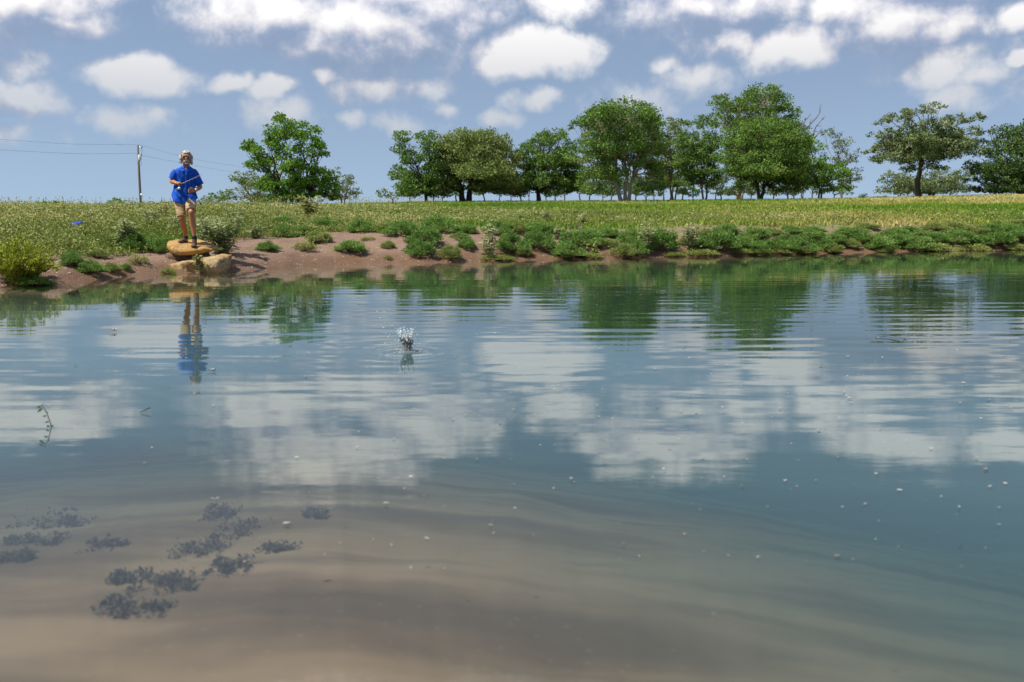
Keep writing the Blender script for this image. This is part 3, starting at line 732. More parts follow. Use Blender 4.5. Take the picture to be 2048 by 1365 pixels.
# understorey of the grove
UND = 'young trees under the grove'
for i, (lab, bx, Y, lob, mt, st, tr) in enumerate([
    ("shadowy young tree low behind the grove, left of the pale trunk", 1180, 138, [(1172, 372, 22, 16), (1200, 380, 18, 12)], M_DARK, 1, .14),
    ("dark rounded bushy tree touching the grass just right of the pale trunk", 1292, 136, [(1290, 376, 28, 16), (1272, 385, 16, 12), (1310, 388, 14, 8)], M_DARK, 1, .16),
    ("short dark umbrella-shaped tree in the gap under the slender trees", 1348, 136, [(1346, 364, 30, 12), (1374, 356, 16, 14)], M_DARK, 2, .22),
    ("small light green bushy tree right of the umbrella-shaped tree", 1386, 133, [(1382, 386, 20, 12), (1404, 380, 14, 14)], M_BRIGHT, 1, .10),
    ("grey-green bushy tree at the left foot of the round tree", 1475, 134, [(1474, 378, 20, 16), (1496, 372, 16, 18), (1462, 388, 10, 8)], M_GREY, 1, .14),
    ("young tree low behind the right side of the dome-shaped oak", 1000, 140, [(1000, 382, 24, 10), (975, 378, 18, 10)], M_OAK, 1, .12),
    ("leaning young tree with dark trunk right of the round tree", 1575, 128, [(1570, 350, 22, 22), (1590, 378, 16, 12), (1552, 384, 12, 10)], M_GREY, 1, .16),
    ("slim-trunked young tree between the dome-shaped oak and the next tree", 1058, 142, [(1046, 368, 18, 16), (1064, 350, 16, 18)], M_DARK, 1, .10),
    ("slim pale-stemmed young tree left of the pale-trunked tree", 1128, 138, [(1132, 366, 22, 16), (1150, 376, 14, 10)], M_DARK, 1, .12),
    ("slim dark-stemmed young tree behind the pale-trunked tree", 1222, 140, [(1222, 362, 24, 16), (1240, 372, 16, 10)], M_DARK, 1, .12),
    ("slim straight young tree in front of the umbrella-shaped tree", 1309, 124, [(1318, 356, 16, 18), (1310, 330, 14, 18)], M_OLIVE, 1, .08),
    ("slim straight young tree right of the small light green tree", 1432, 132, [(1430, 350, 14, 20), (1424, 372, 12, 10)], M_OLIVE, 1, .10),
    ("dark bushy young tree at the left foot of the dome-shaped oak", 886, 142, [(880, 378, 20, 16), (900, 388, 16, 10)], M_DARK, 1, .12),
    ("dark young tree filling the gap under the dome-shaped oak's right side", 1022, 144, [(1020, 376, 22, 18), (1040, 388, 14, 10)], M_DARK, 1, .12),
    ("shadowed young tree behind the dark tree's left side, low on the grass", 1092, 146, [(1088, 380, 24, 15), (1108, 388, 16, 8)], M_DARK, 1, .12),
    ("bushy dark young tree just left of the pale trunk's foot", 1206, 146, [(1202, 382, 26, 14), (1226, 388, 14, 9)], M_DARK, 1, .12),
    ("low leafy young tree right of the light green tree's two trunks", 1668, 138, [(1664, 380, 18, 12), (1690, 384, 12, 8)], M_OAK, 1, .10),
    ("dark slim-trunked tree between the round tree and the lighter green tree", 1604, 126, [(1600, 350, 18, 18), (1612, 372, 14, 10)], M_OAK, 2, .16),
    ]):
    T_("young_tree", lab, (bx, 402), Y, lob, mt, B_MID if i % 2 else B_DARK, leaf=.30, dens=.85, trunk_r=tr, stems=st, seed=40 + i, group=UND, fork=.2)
# shadowed trees at the back of the grove
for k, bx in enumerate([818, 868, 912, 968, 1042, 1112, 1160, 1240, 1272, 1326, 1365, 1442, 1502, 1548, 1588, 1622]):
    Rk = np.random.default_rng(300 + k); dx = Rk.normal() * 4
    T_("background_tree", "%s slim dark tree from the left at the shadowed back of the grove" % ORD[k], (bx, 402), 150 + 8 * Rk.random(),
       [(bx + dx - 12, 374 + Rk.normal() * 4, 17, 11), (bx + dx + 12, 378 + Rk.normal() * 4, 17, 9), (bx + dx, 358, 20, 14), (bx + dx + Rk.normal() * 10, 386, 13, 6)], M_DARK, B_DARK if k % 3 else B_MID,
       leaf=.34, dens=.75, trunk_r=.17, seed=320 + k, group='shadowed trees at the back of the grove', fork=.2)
# far things on the skyline
T_("distant_tree", "tiny dark tree far away on the skyline left of the gnarled oak", (1726, 398), 330, [(1727, 393, 7, 5), (1721, 396, 5, 3)], M_DARK, B_DARK, leaf=.5, trunk_r=.15, seed=60, base_z=1.0)
T_("distant_tree", "low hazy clump of trees on the skyline behind the gnarled oak", (1757, 399), 520, [(1752, 397, 10, 3), (1765, 396, 10, 3)], M_GREY, B_DARK, leaf=.7, trunk_r=.2, seed=61, base_z=.2)
T_("low_thicket", "strip of bright green bush on the skyline at the far left", (98, 409), 50, [(88, 408, 9, 5), (100, 407, 12, 6), (112, 408, 8, 5)], M_BRIGHT, B_MID, leaf=.14, trunk_r=.03, seed=62, cat='bush')
T_("low_thicket", "green bush on the skyline below the utility pole", (232, 408), 48, [(225, 407, 9, 6), (236, 405, 9, 8)], M_BRIGHT, B_MID, leaf=.12, trunk_r=.03, seed=63, cat='bush')

def dead_limbs(name, label, base, Y, tips, r0, seed, cat, z0=None):
    R = np.random.default_rng(seed)
    b = at_y(base[0], base[1], Y); root = empty(name, b); tag(root, label, cat)
    mb = MB()
    for (tx, ty) in tips:
        e = at_y(tx, ty, Y + R.normal() * .5) - b
        pts = curve_pts((0, 0, 0), e, 7, 0, R)
        mb.tube(pts, list(np.linspace(r0, r0 * .25, 7)), 5)
        for k in range(7):
            q = pts[2 + int(R.integers(0, 5))]
            d_ = np.array(e) / np.linalg.norm(e) * .9 + R.normal(size=3) * .6
            MB().tube(curve_pts(q, np.array(q) + d_ * e.length * .085, 4, 0, R), [r0 * .35, r0 * .28, r0 * .2, r0 * .12], 4).obj('twig', B_MID, root)
    mb.obj("limb", B_MID, root)
dead_limbs("dead_tree", "bare dead tree top sticking out right of the tallest tree", (1596, 300), 128, [(1608, 250), (1622, 228), (1640, 225), (1644, 240), (1640, 262), (1618, 262)], .15, 5, 'dead tree')
dead_limbs("dead_branch", "bare forked dead branch on top of the gnarled oak", (1868, 262), 104, [(1872, 236), (1884, 234), (1880, 246), (1862, 240)], .07, 6, 'branch')
print("tree leaves", NL)
# ------------------------------------------------------------------ bank bushes
def make_bush_meshes(n_leaf, mat, seed, flat=.55, leaf=.075, trail=.0):
    """unit bush: 1 m wide; returns foliage and stem meshes"""
    R = np.random.default_rng(seed)
    P, A, TI = [], [], []
    nl = 44
    stems = MB()
    for k in range(nl):
        u = R.normal(size=3); u[2] = abs(u[2]) * .9 + .05; u /= np.linalg.norm(u)
        c = u * np.array([.39, .39, flat * .72]) * (.70 + .30 * R.random()); c[2] = max(c[2], .06)
        r = .11 + .05 * R.random()
        m = n_leaf // nl
        g = unit(R.normal(size=(m, 3))) * (R.random(m)[:, None] ** .4)
        g[:, 2] = np.where(g[:, 2] < -.3, g[:, 2] * .5, g[:, 2])
        pos = c + g * r * np.array([1, 1, .75])
        P.append(pos); A.append(unit(pos - np.array([0, 0, -.1])) * 1.1 + np.array([0, 0, .15])); TI.append(np.full(m, .45 + R.normal() * .13) + R.normal(size=m) * .15)
        st = (R.normal() * .04, R.normal() * .04, -.03)
        stems.tube(curve_pts(st, c, 4, 0, R), [.010, .008, .006, .004], 4, cap=False)
    # loose outer shoots
    for k in range(10):
        a = R.random() * 2 * math.pi; e = R.random() * .9 + .05
        d_ = np.array([math.cos(a) * math.cos(e), math.sin(a) * math.cos(e), math.sin(e) * flat * 1.5])
        t = np.linspace(.75, 1.15 + .2 * R.random(), 9)[:, None]
        pos = d_ * np.array([.48, .48, .5]) * t + R.normal(size=(9, 3)) * .018
        pos[:, 2] = np.maximum(pos[:, 2], .02)
        P.append(pos); A.append(np.tile(d_, (9, 1)) * 1.2); TI.append(.6 + R.normal(size=9) * .14)
    P = np.concatenate(P); A = np.concatenate(A); TI = np.clip(np.concatenate(TI), 0, 1)
    Ls = leaf * (.7 + .6 * R.random(len(P)))
    V = leaves(P, Ls, Ls * .42, A, .5, .75, R)
    fo = quads_mesh("foliage", V, TI, mat)
    return fo, stems.mesh("stems", M_STEM)

M_STEM = simple_mat("green_brown_stem", (.16, .12, .06), .8)
BUSH = {
    'g': [make_bush_meshes(6200, M_BUSH, 100 + k, leaf=.044) for k in range(4)],
    'o': [make_bush_meshes(5200, M_BUSHOL, 120 + k, leaf=.043) for k in range(3)],
    'm': [make_bush_meshes(2200, M_MAT, 140 + k, flat=.35, leaf=.045) for k in range(2)],
    'd': [make_bush_meshes(900, M_WEED, 150 + k, leaf=.07) for k in range(2)],
}
_bc = 0
def bush(px, pyb, w, h, kind, label, group=None, name='bush', cat='bush'):
    """px, base pixel row, width and height in photograph pixels"""
    global _bc
    p = ground_hit(px, pyb)
    d = p.y; wm = w * d / F * (1.18 if px > 1440 else 1.30); hm = h * d / F * 1.40
    root = empty(name, p, random.uniform(0, 6.28))
    var = BUSH[kind]; fo, st = var[_bc % len(var)]; _bc += 1
    f = link(bpy.data.objects.new("foliage", fo), root); s_ = link(bpy.data.objects.new("stems", st), root)
    zmax = .62 if kind != 'm' else .42
    root.scale = (wm, wm, hm / zmax)
    return tag(root, label, cat, group)

# single bushes on the bare slope, left to right
for a in [
    (538, 502, 46, 20, 'g', "small low bush alone on bare soil just right of the stacked rocks"),
    (571, 475, 52, 27, 'g', "dark green mound at the left end of the bushes below the lone tree"),
    (566, 461, 56, 28, 'g', "leafy bush under the left side of the lone tree, uppermost there"),
    (609, 470, 42, 20, 'g', "small green bush wedged between the mounds below the lone tree"),
    (648, 462, 52, 28, 'g', "rounded dark bush below the tall pale weed by the lone tree"),
    (637, 484, 54, 22, 'o', "flat olive bush at the upper edge of the bare slope below the lone tree"),
    (611, 501, 44, 22, 'd', "yellowish half-dry little bush on the bare slope below the olive bush"),
    (702, 503, 60, 24, 'g', "wide low green bush alone in the middle of the bare slope"),
    (724, 466, 56, 28, 'g', "round dark bush topping the bare slope right of the flat olive bush"),
    (769, 465, 48, 22, 'o', "olive bush between two dark bushes at the top of the bare slope"),
    (776, 497, 30, 15, 'o', "little olive tuft in the bare soil right of the wide low bush"),
    (776, 519, 16, 9, 'd', "tiny pale tuft on wet mud near the waterline below the olive tuft"),
    (736, 481, 28, 9, 'd', "sparse pale sprawling plant on dry soil above the wide low bush"),
    (804, 470, 70, 30, 'g', "wide dark bush left of the largest mound at the top of the bare slope"),
    (879, 464, 78, 34, 'g', "largest rounded mound along the top of the bare slope"),
    (934, 467, 40, 20, 'g', "small round bush right of the largest mound"),
    (849, 487, 64, 34, 'g', "round bush halfway down the slope under the largest mound"),
    (840, 511, 60, 32, 'g', "round bush on the lower slope directly below its twin"),
    (900, 518, 44, 28, 'o', "yellow-green ball-shaped bush lowest on the mud, near the waterline"),
    (933, 497, 36, 20, 'g', "small green bush with a shadowed foot left of the tall pale weed"),
    (921, 478, 42, 12, 'g', "thin flat straggling plant below the small round bush"),
    (996, 467, 62, 25, 'g', "wide bush at the top of the slope behind the tall pale weed"),
    (1034, 466, 42, 20, 'o', "olive bush at the top of the slope above the paired big bushes"),
    (1076, 465, 62, 20, 'g', "flat-topped bush on the upper slope above the right big bush"),
    (1025, 506, 60, 44, 'g', "left of the two biggest bushes above the muddy waterline"),
    (1078, 498, 62, 42, 'g', "right of the two biggest bushes above the muddy waterline"),
    (1048, 512, 34, 18, 'o', "small olive bush at the foot of the two biggest bushes"),
    (1163, 491, 86, 34, 'g', "very wide bush behind the purple flowers"),
    (1140, 516, 64, 32, 'g', "rounded bush at the waterline below the purple flowers"),
    (1204, 474, 68, 20, 'g', "flat dark bush on the upper slope right of the purple flowers"),
    (1215, 495, 44, 18, 'o', "olive bush beneath the flat dark bush"),
    (1118, 470, 30, 16, 'o', "pale olive bush left of the purple flowers"),
    (1245, 515, 52, 28, 'o', "yellow-green bush at the waterline right of the little leafy weed"),
    (1272, 509, 46, 28, 'g', "round bush touching the yellow-green one at the waterline"),
    (1270, 488, 72, 30, 'g', "bush behind the round waterline bush, left of the bare red bank"),
    (1322, 500, 64, 46, 'g', "tall dark bush behind the pale weed, left of the bare red patch"),
    (1431, 498, 76, 42, 'g', "large dome-shaped bush with a dark hollow under its left side"),
    # left bank
    (51, 470, 54, 20, 'g', "dark green mound on the grassy slope above the yellow-flowered shrub"),
    (120, 482, 52, 18, 'g', "low grey-green mound on the slope left of the blue lid"),
    (100, 494, 60, 18, 'g', "low spreading mound just above the yellow-flowered shrub"),
    (145, 531, 46, 30, 'g', "dark bush on the mud right of the yellow-flowered shrub"),
    (184, 546, 52, 28, 'g', "low bush near the waterline right of the dark mud bush"),
    (215, 494, 56, 28, 'o', "olive weed clump below the blue lid"),
    (222, 545, 40, 18, 'o', "straggly olive plant at the waterline right of the low bush"),
    (275, 501, 64, 38, 'g', "dark rounded bush left of the stacked rocks with tall weed behind"),
    (252, 541, 22, 14, 'g', "tiny green tuft on the muddy waterline left of the rocks"),
    (277, 526, 38, 18, 'd', "pale dry little bush on the mud left of the rocks"),
    (334, 505, 46, 32, 'g', "fresh green bush touching the left side of the upper rock"),
    (336, 549, 30, 12, 'm', "green tuft at the water's edge by the lower rock's left end"),
    (70, 572, 60, 22, 'g', "green leaves at the waterline under the yellow-flowered shrub"),
    ]:
    bush(*a)
CROWD = []
for a in [  # crowded bushes further right
    (1453, 466, 54, 18, 'g'), (1508, 478, 68, 24, 'g'), (1483, 495, 58, 22, 'g'), (1512, 507, 54, 26, 'g'), (1552, 501, 58, 26, 'g'), (1603, 505, 74, 28, 'g'),
    (1621, 482, 66, 22, 'g'), (1581, 466, 54, 15, 'g'), (1625, 466, 54, 14, 'g'), (1665, 486, 54, 20, 'g'), (1662, 504, 54, 18, 'o'), (1713, 480, 74, 24, 'g'),
    (1545, 470, 46, 14, 'o'), (1760, 500, 64, 28, 'g'), (1786, 474, 64, 20, 'g'), (1830, 498, 74, 28, 'g'), (1822, 470, 64, 18, 'g'), (1870, 462, 64, 15, 'o'), (1914, 486, 74, 28, 'g'),
    (1870, 484, 60, 22, 'g'), (1994, 488, 74, 28, 'g'), (1987, 464, 74, 20, 'g'), (2034, 482, 64, 26, 'g'), (1950, 470, 60, 20, 'o'), (1740, 490, 50, 22, 'o'),
    (1690, 468, 52, 14, 'g'), (1575, 488, 48, 22, 'g'), (1640, 495, 50, 20, 'g'), (1700, 497, 40, 18, 'o'), (1792, 488, 54, 22, 'g'), (1958, 490, 56, 20, 'g'), (2020, 464, 60, 18, 'g'),
    (1410, 478, 40, 20, 'o'), (1376, 492, 40, 22, 'o'), (2080, 480, 80, 28, 'g'), (2120, 490, 80, 28, 'g'), (1735, 458, 50, 12, 'o'), (1905, 456, 60, 12, 'o'), (2040, 452, 70, 14, 'o')]:
    CROWD.append(a)
for (lo, hi, row) in ((0, 473, "uppermost row"), (473, 490, "middle row"), (490, 999, "row nearest the water")):
    rw = sorted([a for a in CROWD if lo <= a[1] < hi], key=lambda a: -a[0])
    for k, a in enumerate(rw):
        bush(*a, "%s %s bush from the right edge, %s, crowded bank" % (ORD[k], 'olive' if a[4] == 'o' else 'green', row), 'bushes crowding the right-hand bank')
for a in [
    (993, 520, 64, 10, "flat green mat at the waterline below the tall pale weed"),
    (1186, 516, 38, 9, "flat green mat at the waterline under the little leafy weed"),
    (1402, 511, 66, 13, "bright mat at the waterline below the large dome-shaped bush"),
    (1350, 513, 40, 9, "thin yellowish mat in front of the bare red patch"),
    (1483, 508, 46, 11, "bright mat at the waterline second to the right of the bare red patch")]:
    bush(*a[:4], 'm', a[4], 'mats of creeping plants at the waterline', 'creeping_plant', 'plant')
for k, a in enumerate([(2034, 501, 56, 12), (1943, 502, 70, 14), (1870, 503, 80, 17), (1770, 505, 40, 9), (1665, 506, 44, 10), (1610, 507, 46, 9), (1556, 507, 50, 11)]):
    bush(*a, 'm', "%s bright creeping mat from the right edge along the waterline" % ORD[k], 'creeping mats edging the water on the right', 'creeping_plant', 'plant')

# ------------------------------------------------------------------ tall weeds
def weed_plant(px, pyb, h, w, label, seed, ns=7, mat=None, leaf=.11, pale=.35, group=None, name='tall_weed', droop=.5, lps=26, Yfix=None):
    R = np.random.default_rng(seed)
    p = ground_hit(px, pyb) if Yfix is None else at_y(px, pyb, Yfix)
    hm = h * p.y / F; wm = w * p.y / F
    root = empty(name, p); tag(root, label, 'weed', group)
    st = MB(); P, A, TI, LS = [], [], [], []
    for k in range(ns):
        a = R.random() * 6.28; sp = R.random() ** .7 * wm * .5
        tip = np.array([math.cos(a) * sp, math.sin(a) * sp, hm * (.65 + .4 * R.random())])
        pts = curve_pts((R.normal() * .03, R.normal() * .03, -.03), tip, 7, 0, R)
        st.tube(pts, list(np.linspace(.010, .003, 7)), 4, cap=False)
        pa = np.array([tuple(q) for q in pts])
        t = R.random(lps) ** .7
        pos = np.stack([np.interp(t * 6, range(7), pa[:, i]) for i in range(3)], 1)
        an = R.random(lps) * 6.28
        out = np.stack([np.cos(an), np.sin(an), .35 - droop * R.random(lps)], 1)
        L = leaf * (.6 + .6 * R.random(lps)) * (1.15 - .45 * t)
        pos = pos + unit(out) * L[:, None] * .5
        P.append(pos); A.append(unit(out) * 3); TI.append(np.clip(.35 + pale * t + R.normal(size=lps) * .13, 0, 1)); LS.append(L)
    P = np.concatenate(P); A = np.concatenate(A); TI = np.concatenate(TI); LS = np.concatenate(LS)
    link(bpy.data.objects.new("leaves", quads_mesh("leaves", leaves(P, LS, LS * .38, A, .8, .5, R), TI, mat or M_WEED)), root)
    st.obj("stem", M_STEM, root)
    return root
M_CROT = leaf_mat("grey_croton", [(0, (0.156, 0.208, 0.084)), (.35, (0.286, 0.364, 0.156)), (.65, (0.442, 0.494, 0.240)), (.85, (0.598, 0.611, 0.348)), (1, (0.715, 0.702, 0.432))], .45, .01)
weed_plant(446, 508, 78, 96, "big drooping pale-green weed clump right of the fisherman's legs", 1, 24, M_CROT, .15, .25, lps=34)
weed_plant(415, 496, 66, 50, "pale weed clump between the fisherman's legs and the drooping clump", 11, 20, M_CROT, .13, .25, lps=30)
weed_plant(252, 501, 60, 46, "tall drooping weed left of the stacked rocks, above the dark bush", 2, 16, M_CROT, .15, .25, lps=30)
weed_plant(622, 446, 52, 54, "tall pale leafy weed standing against the foot of the lone tree", 3, 22, M_WEED, .16, .35, lps=30)
weed_plant(436, 470, 30, 26, "small upright weed behind the drooping clump", 12, 8, M_CROT, .12, .3)
weed_plant(510, 478, 32, 26, "dark weed left of the mounds below the lone tree", 13, 9, M_CROT, .12, .2)
weed_plant(978, 512, 70, 34, "tall pale spiky weed left of the two biggest bushes", 4, 9, M_CROT, .15, .4)
weed_plant(1292, 504, 58, 40, "pale drooping weed in front of the tall dark bush", 5, 12, M_CROT, .14, .35)
weed_plant(1382, 504, 58, 44, "pale drooping weed leaning on the left of the large dome-shaped bush", 6, 14, M_CROT, .14, .3)
weed_plant(1188, 512, 30, 22, "little leafy weed sprouting at the waterline between two bushes", 7, 5, M_WEED, .16, .3, lps=14)
weed_plant(1046, 447, 22, 16, "single dark upright weed in the pale meadow strip above the two biggest bushes", 8, 5, M_BUSH, .14, .1)
weed_plant(1090, 448, 26, 22, "pale upright weed at the top of the bank left of the purple flowers", 9, 6, M_CROT, .13, .35)
weed_plant(1165, 452, 24, 22, "pale weed at the top of the bank above the very wide bush", 10, 6, M_CROT, .13, .35)
weed_plant(1112, 480, 30, 24, "grey weed around the purple flowers", 14, 6, M_CROT, .10, .3)
weed_plant(400, 541, 36, 30, "small green plant growing out of the gap between the two rocks", 15, 7, M_WEED, .11, .15, lps=14, Yfix=18.33)

for i, (wx, wy, wh, ww, lab) in enumerate([
        (25, 452, 34, 40, "leafy weed clump near the left edge, halfway up the slope"), (75, 440, 30, 40, "dark leafy weed on the left slope above the dark green mound"),
        (130, 446, 34, 46, "pale leafy weed on the slope straight above the blue lid"), (185, 452, 34, 44, "leafy weed on the slope just right of and above the blue lid"),
        (225, 440, 30, 40, "pale weed on the slope below the utility pole"), (300, 462, 44, 46, "leafy weed on the slope left of the man's knees"),
        (325, 444, 34, 36, "pale weed left of the man's shorts"), (470, 448, 36, 44, "pale weed right of the drooping clump, on the slope"),
        (515, 440, 28, 40, "pale weed on the slope left of the lone tree's foot"), (350, 470, 34, 30, "green weed directly behind the man's legs")]):
    weed_plant(wx, wy, wh, ww, lab, 400 + i, 16, M_CROT if i % 2 else M_WEED, .12, .35, 'leafy weeds on the left slope', lps=24)
for a in [(20, 484, 54, 18, 'g', "low green mound at the left edge above the yellow-flowered shrub"), (160, 492, 50, 20, 'g', "low green mound directly below the blue lid"),
          (250, 476, 50, 20, 'o', "olive mound behind the tall drooping weed on the left"), (85, 462, 46, 14, 'o', "flat olive mound right of the dark green mound"),
          (195, 516, 44, 18, 'o', "olive mound on the mud edge between two green bushes"), (310, 494, 36, 22, 'g', "small green bush between the dark rounded bush and the rocks")]:
    bush(*a)
# purple flowers
M_PURPLE = simple_mat("purple_petals", (.42, .18, .52), .7)
for i, (fx, fy) in enumerate([(1113, 463), (1119, 460), (1141, 455), (1157, 455), (1160, 457)]):
    p = at_y(fx, fy, 25.2 if fx < 1125 else 25.6)
    gz = ground_z(p.x, p.y)
    root = empty("purple_flower", (p.x, p.y, gz))
    tag(root, "%s purple flower head from the left, on a thin stalk above the bushes" % ORD[i], 'flower', 'purple flowers above the bank')
    MB().tube([(0, 0, 0), (.01, 0, (p.z - gz) * .5), (0, 0, p.z - gz)], .004, 4).obj("stalk", M_STEM, root)
    R = np.random.default_rng(70 + i)
    V = leaves(np.array([[0, 0, p.z - gz]]) + R.normal(size=(26, 3)) * .016, .05, .016, unit(R.normal(size=(26, 3))) * 2 + np.array([0, 0, 1.]), .3, .5, R)
    link(bpy.data.objects.new("petals", quads_mesh("petals", V, None, M_PURPLE)), root)

# ------------------------------------------------------------------ shrub with arching yellow-green shoots at the left edge
def shoot_shrub():
    R = np.random.default_rng(5)
    p = ground_hit(42, 567); k = p.y / F
    root = empty("flowering_shrub", p); tag(root, "yellow-green shrub of arching shoots with small yellow flowers at the left edge", 'shrub')
    st = MB(); P, A, TI, L = [], [], [], []
    for i in range(150):
        a = R.random() * 6.28; rr = (R.random() ** .6)
        tip = np.array([math.cos(a) * rr * 82 * k, math.sin(a) * rr * 60 * k, (88 - 42 * rr ** 2) * k * (.55 + .5 * R.random())])
        b0 = np.array([math.cos(a) * 25 * k * R.random(), math.sin(a) * 22 * k * R.random(), -.03])
        mid = (b0 + tip) / 2 + np.array([0, 0, .08])
        pts = [Vector(b0), Vector(b0 * .6 + mid * .4 + np.array([0, 0, .04])), Vector(mid), Vector(mid * .4 + tip * .6 + np.array([0, 0, .03])), Vector(tip)]
        st.tube(pts, [.006, .005, .004, .003, .002], 4, cap=False)
        pa = np.array([tuple(q) for q in pts]); n = 46
        t = R.random(n) ** .8
        pos = np.stack([np.interp(t * 4, range(5), pa[:, j]) for j in range(3)], 1) + R.normal(size=(n, 3)) * .022
        P.append(pos); dv = unit((pa[-1] - pa[1])[None])[0]
        A.append(np.tile(dv * 1.5, (n, 1))); ti = np.clip(.30 + .42 * t + R.normal(size=n) * .14, 0, .9)
        ti = np.where(R.random(n) < .035, 1.0, ti); TI.append(ti); L.append(.055 * (.6 + .7 * R.random(n)))
    P = np.concatenate(P); L = np.concatenate(L)
    ok = P[:, 2] > .0
    V = leaves(P, L, L * .34, np.concatenate(A), .4, .6, R)
    link(bpy.data.objects.new("leaves", quads_mesh("leaves", V[ok], np.concatenate(TI)[ok], M_SHOOT)), root)
    st.obj("shoots", leaf_mat("shoot_stems", [(0, (.22, .20, .03)), (1, (.3, .26, .04))], .1), root)
shoot_shrub()

# ------------------------------------------------------------------ ground cover (nobody could count it)
def land_points(n, az0, az1, s0, s1, R, logd=True):
    az = az0 + (az1 - az0) * R.random(n)
    u = R.random(n)
    sr = shore_r(az)
    r0 = sr + s0; r1 = sr + s1
    r = 1 / ((1 - u) / r0 + u / r1) if logd else r0 + (r1 - r0) * u
    a = np.radians(az)
    return r * np.sin(a), r * np.cos(a), az, r - sr, r

def weed_field():
    R = np.random.default_rng(21)
    X, Y, az, s, r = land_points(56000, -34, 33, .6, 46, R)
    # how densely the pale weeds stand: thick on the left slope, a thin band elsewhere
    edge = np.interp(az, [-34, -24, -20, -17.5, -15.5, -13, -8, 0, 10, 20, 33], [1.0, 1.6, 2.0, 2.2, 1.6, 2.6, 4.0, 3.6, 2.4, 2.0, 2.0])
    top = np.interp(az, [-34, -14, -10, -3, 5, 12, 33], [46, 46, 40, 24, 16, 14, 12])
    base = np.interp(az, [-34, -15, -10, 0, 10, 33], [1, 1, .9, .7, .45, .3])
    n1 = fbm(X * .5, Y * .5, 61); n2 = fbm(X * 1.7, Y * 1.7, 66)
    pr = base * np.clip((s - edge + (n1 - .5) * 2.6) / 1.4, 0, 1) * np.clip((top - s) / 8, 0, 1) * np.clip(n2 * 2.6 - .45, .12, 1)
    k = R.random(len(X)) < pr
    X, Y, r, az, s = X[k], Y[k], r[k], az[k], s[k]
    Z = height(X, Y)[0]
    n = len(X); m = 15
    sc = np.maximum(1, r / 26) ** .8
    near = np.clip(s / 6, .35, 1)
    H = (.20 + .22 * R.random(n)) * near * (.6 + .8 * fbm(X * .3, Y * .3, 63)) * np.interp(az, [-34, -14, -6, 33], [1.15, 1.0, .62, .55])
    t = R.random((n, m)) ** .6
    an = R.random((n, m)) * 6.28
    rad = (.06 + .10 * R.random((n, m))) * sc[:, None]
    P = np.stack([X[:, None] + np.cos(an) * rad, Y[:, None] + np.sin(an) * rad, Z[:, None] + H[:, None] * t], -1).reshape(-1, 3)
    out = np.stack([np.cos(an), np.sin(an), np.full_like(an, .5)], -1).reshape(-1, 3)
    L = ((.036 + .042 * R.random((n, m))) * sc[:, None]).ravel()
    gr = fbm(X * .25, Y * .25, 64)[:, None]
    TI = (.02 + .40 * t + (gr - .5) * 1.3 + R.normal(size=(n, m)) * .16 + (t > .7) * (R.random((n, m)) < .3) * .5 - .22 * (n2[k] < .42)[:, None]).ravel()
    V = leaves(P, L, L * .36, out * 1.2, .6, .7, R)
    o = link(bpy.data.objects.new("weed_field", quads_mesh("weed_field", V, np.clip(TI, 0, 1), M_WEED)))
    tag(o, "pale seeding weeds covering the grassy slope", 'weeds', kind='stuff')
    return n * m
def meadow():
    R = np.random.default_rng(22)
    X, Y, az, s, r = land_points(88000, -34, 33, 1.2, 125, R)
    n1 = fbm(X * .4, Y * .4, 71)
    edge = np.interp(az, [-34, -24, -16, -12, -4, 2, 33], [1.8, 2.0, 3.0, 4.2, 3.6, 2.0, 1.4])
    k = R.random(len(X)) < np.clip((s - edge + (n1 - .5) * 3) / 2, 0, 1) * np.clip(n1 * 2.4 - .35, .2, 1)
    X, Y, r, az, s = X[k], Y[k], r[k], az[k], s[k]
    Z = height(X, Y)[0]; n = len(X); m = 4
    sc = np.maximum(1, r / 30) ** .85
    H = (.06 + .10 * R.random((n, m))) * (.7 + .6 * fbm(X * .15, Y * .15, 72))[:, None] * np.minimum(sc, 1.35)[:, None]
    jx = R.normal(size=(n, m)) * .06 * sc[:, None]; jy = R.normal(size=(n, m)) * .06 * sc[:, None]
    P = np.stack([X[:, None] + jx, Y[:, None] + jy, Z[:, None] + H * .5], -1).reshape(-1, 3)
    ax = np.stack([R.normal(size=n * m) * .35, R.normal(size=n * m) * .35, np.ones(n * m)], -1)
    g = fbm(X * .09, Y * .05, 73); g2 = fbm(X * .5, Y * .3, 74)
    # greener towards the trees, straw on the right
    TI = (.35 + (g - .5) * 1.5 + (g2 - .5) * .5 + np.interp(az, [-34, -5, 8, 20, 33], [.12, -.02, .05, .22, .30]) - .10 * np.clip((s - 40) / 40, 0, 1) * (az < 12))[:, None] + R.normal(size=(n, m)) * .12
    L = H.ravel() * 1.1
    V = leaves(P, L, np.clip(L * .22, .008, .2) * np.repeat(sc, m) ** .5, ax * 2.5, .2, .25, R)
    o = link(bpy.data.objects.new("meadow_grass", quads_mesh("meadow_grass", V, np.clip(TI.ravel(), 0, 1), M_GRASS)))
    tag(o, "short green and straw-coloured grass of the meadow", 'grass', kind='stuff')
    return n * m
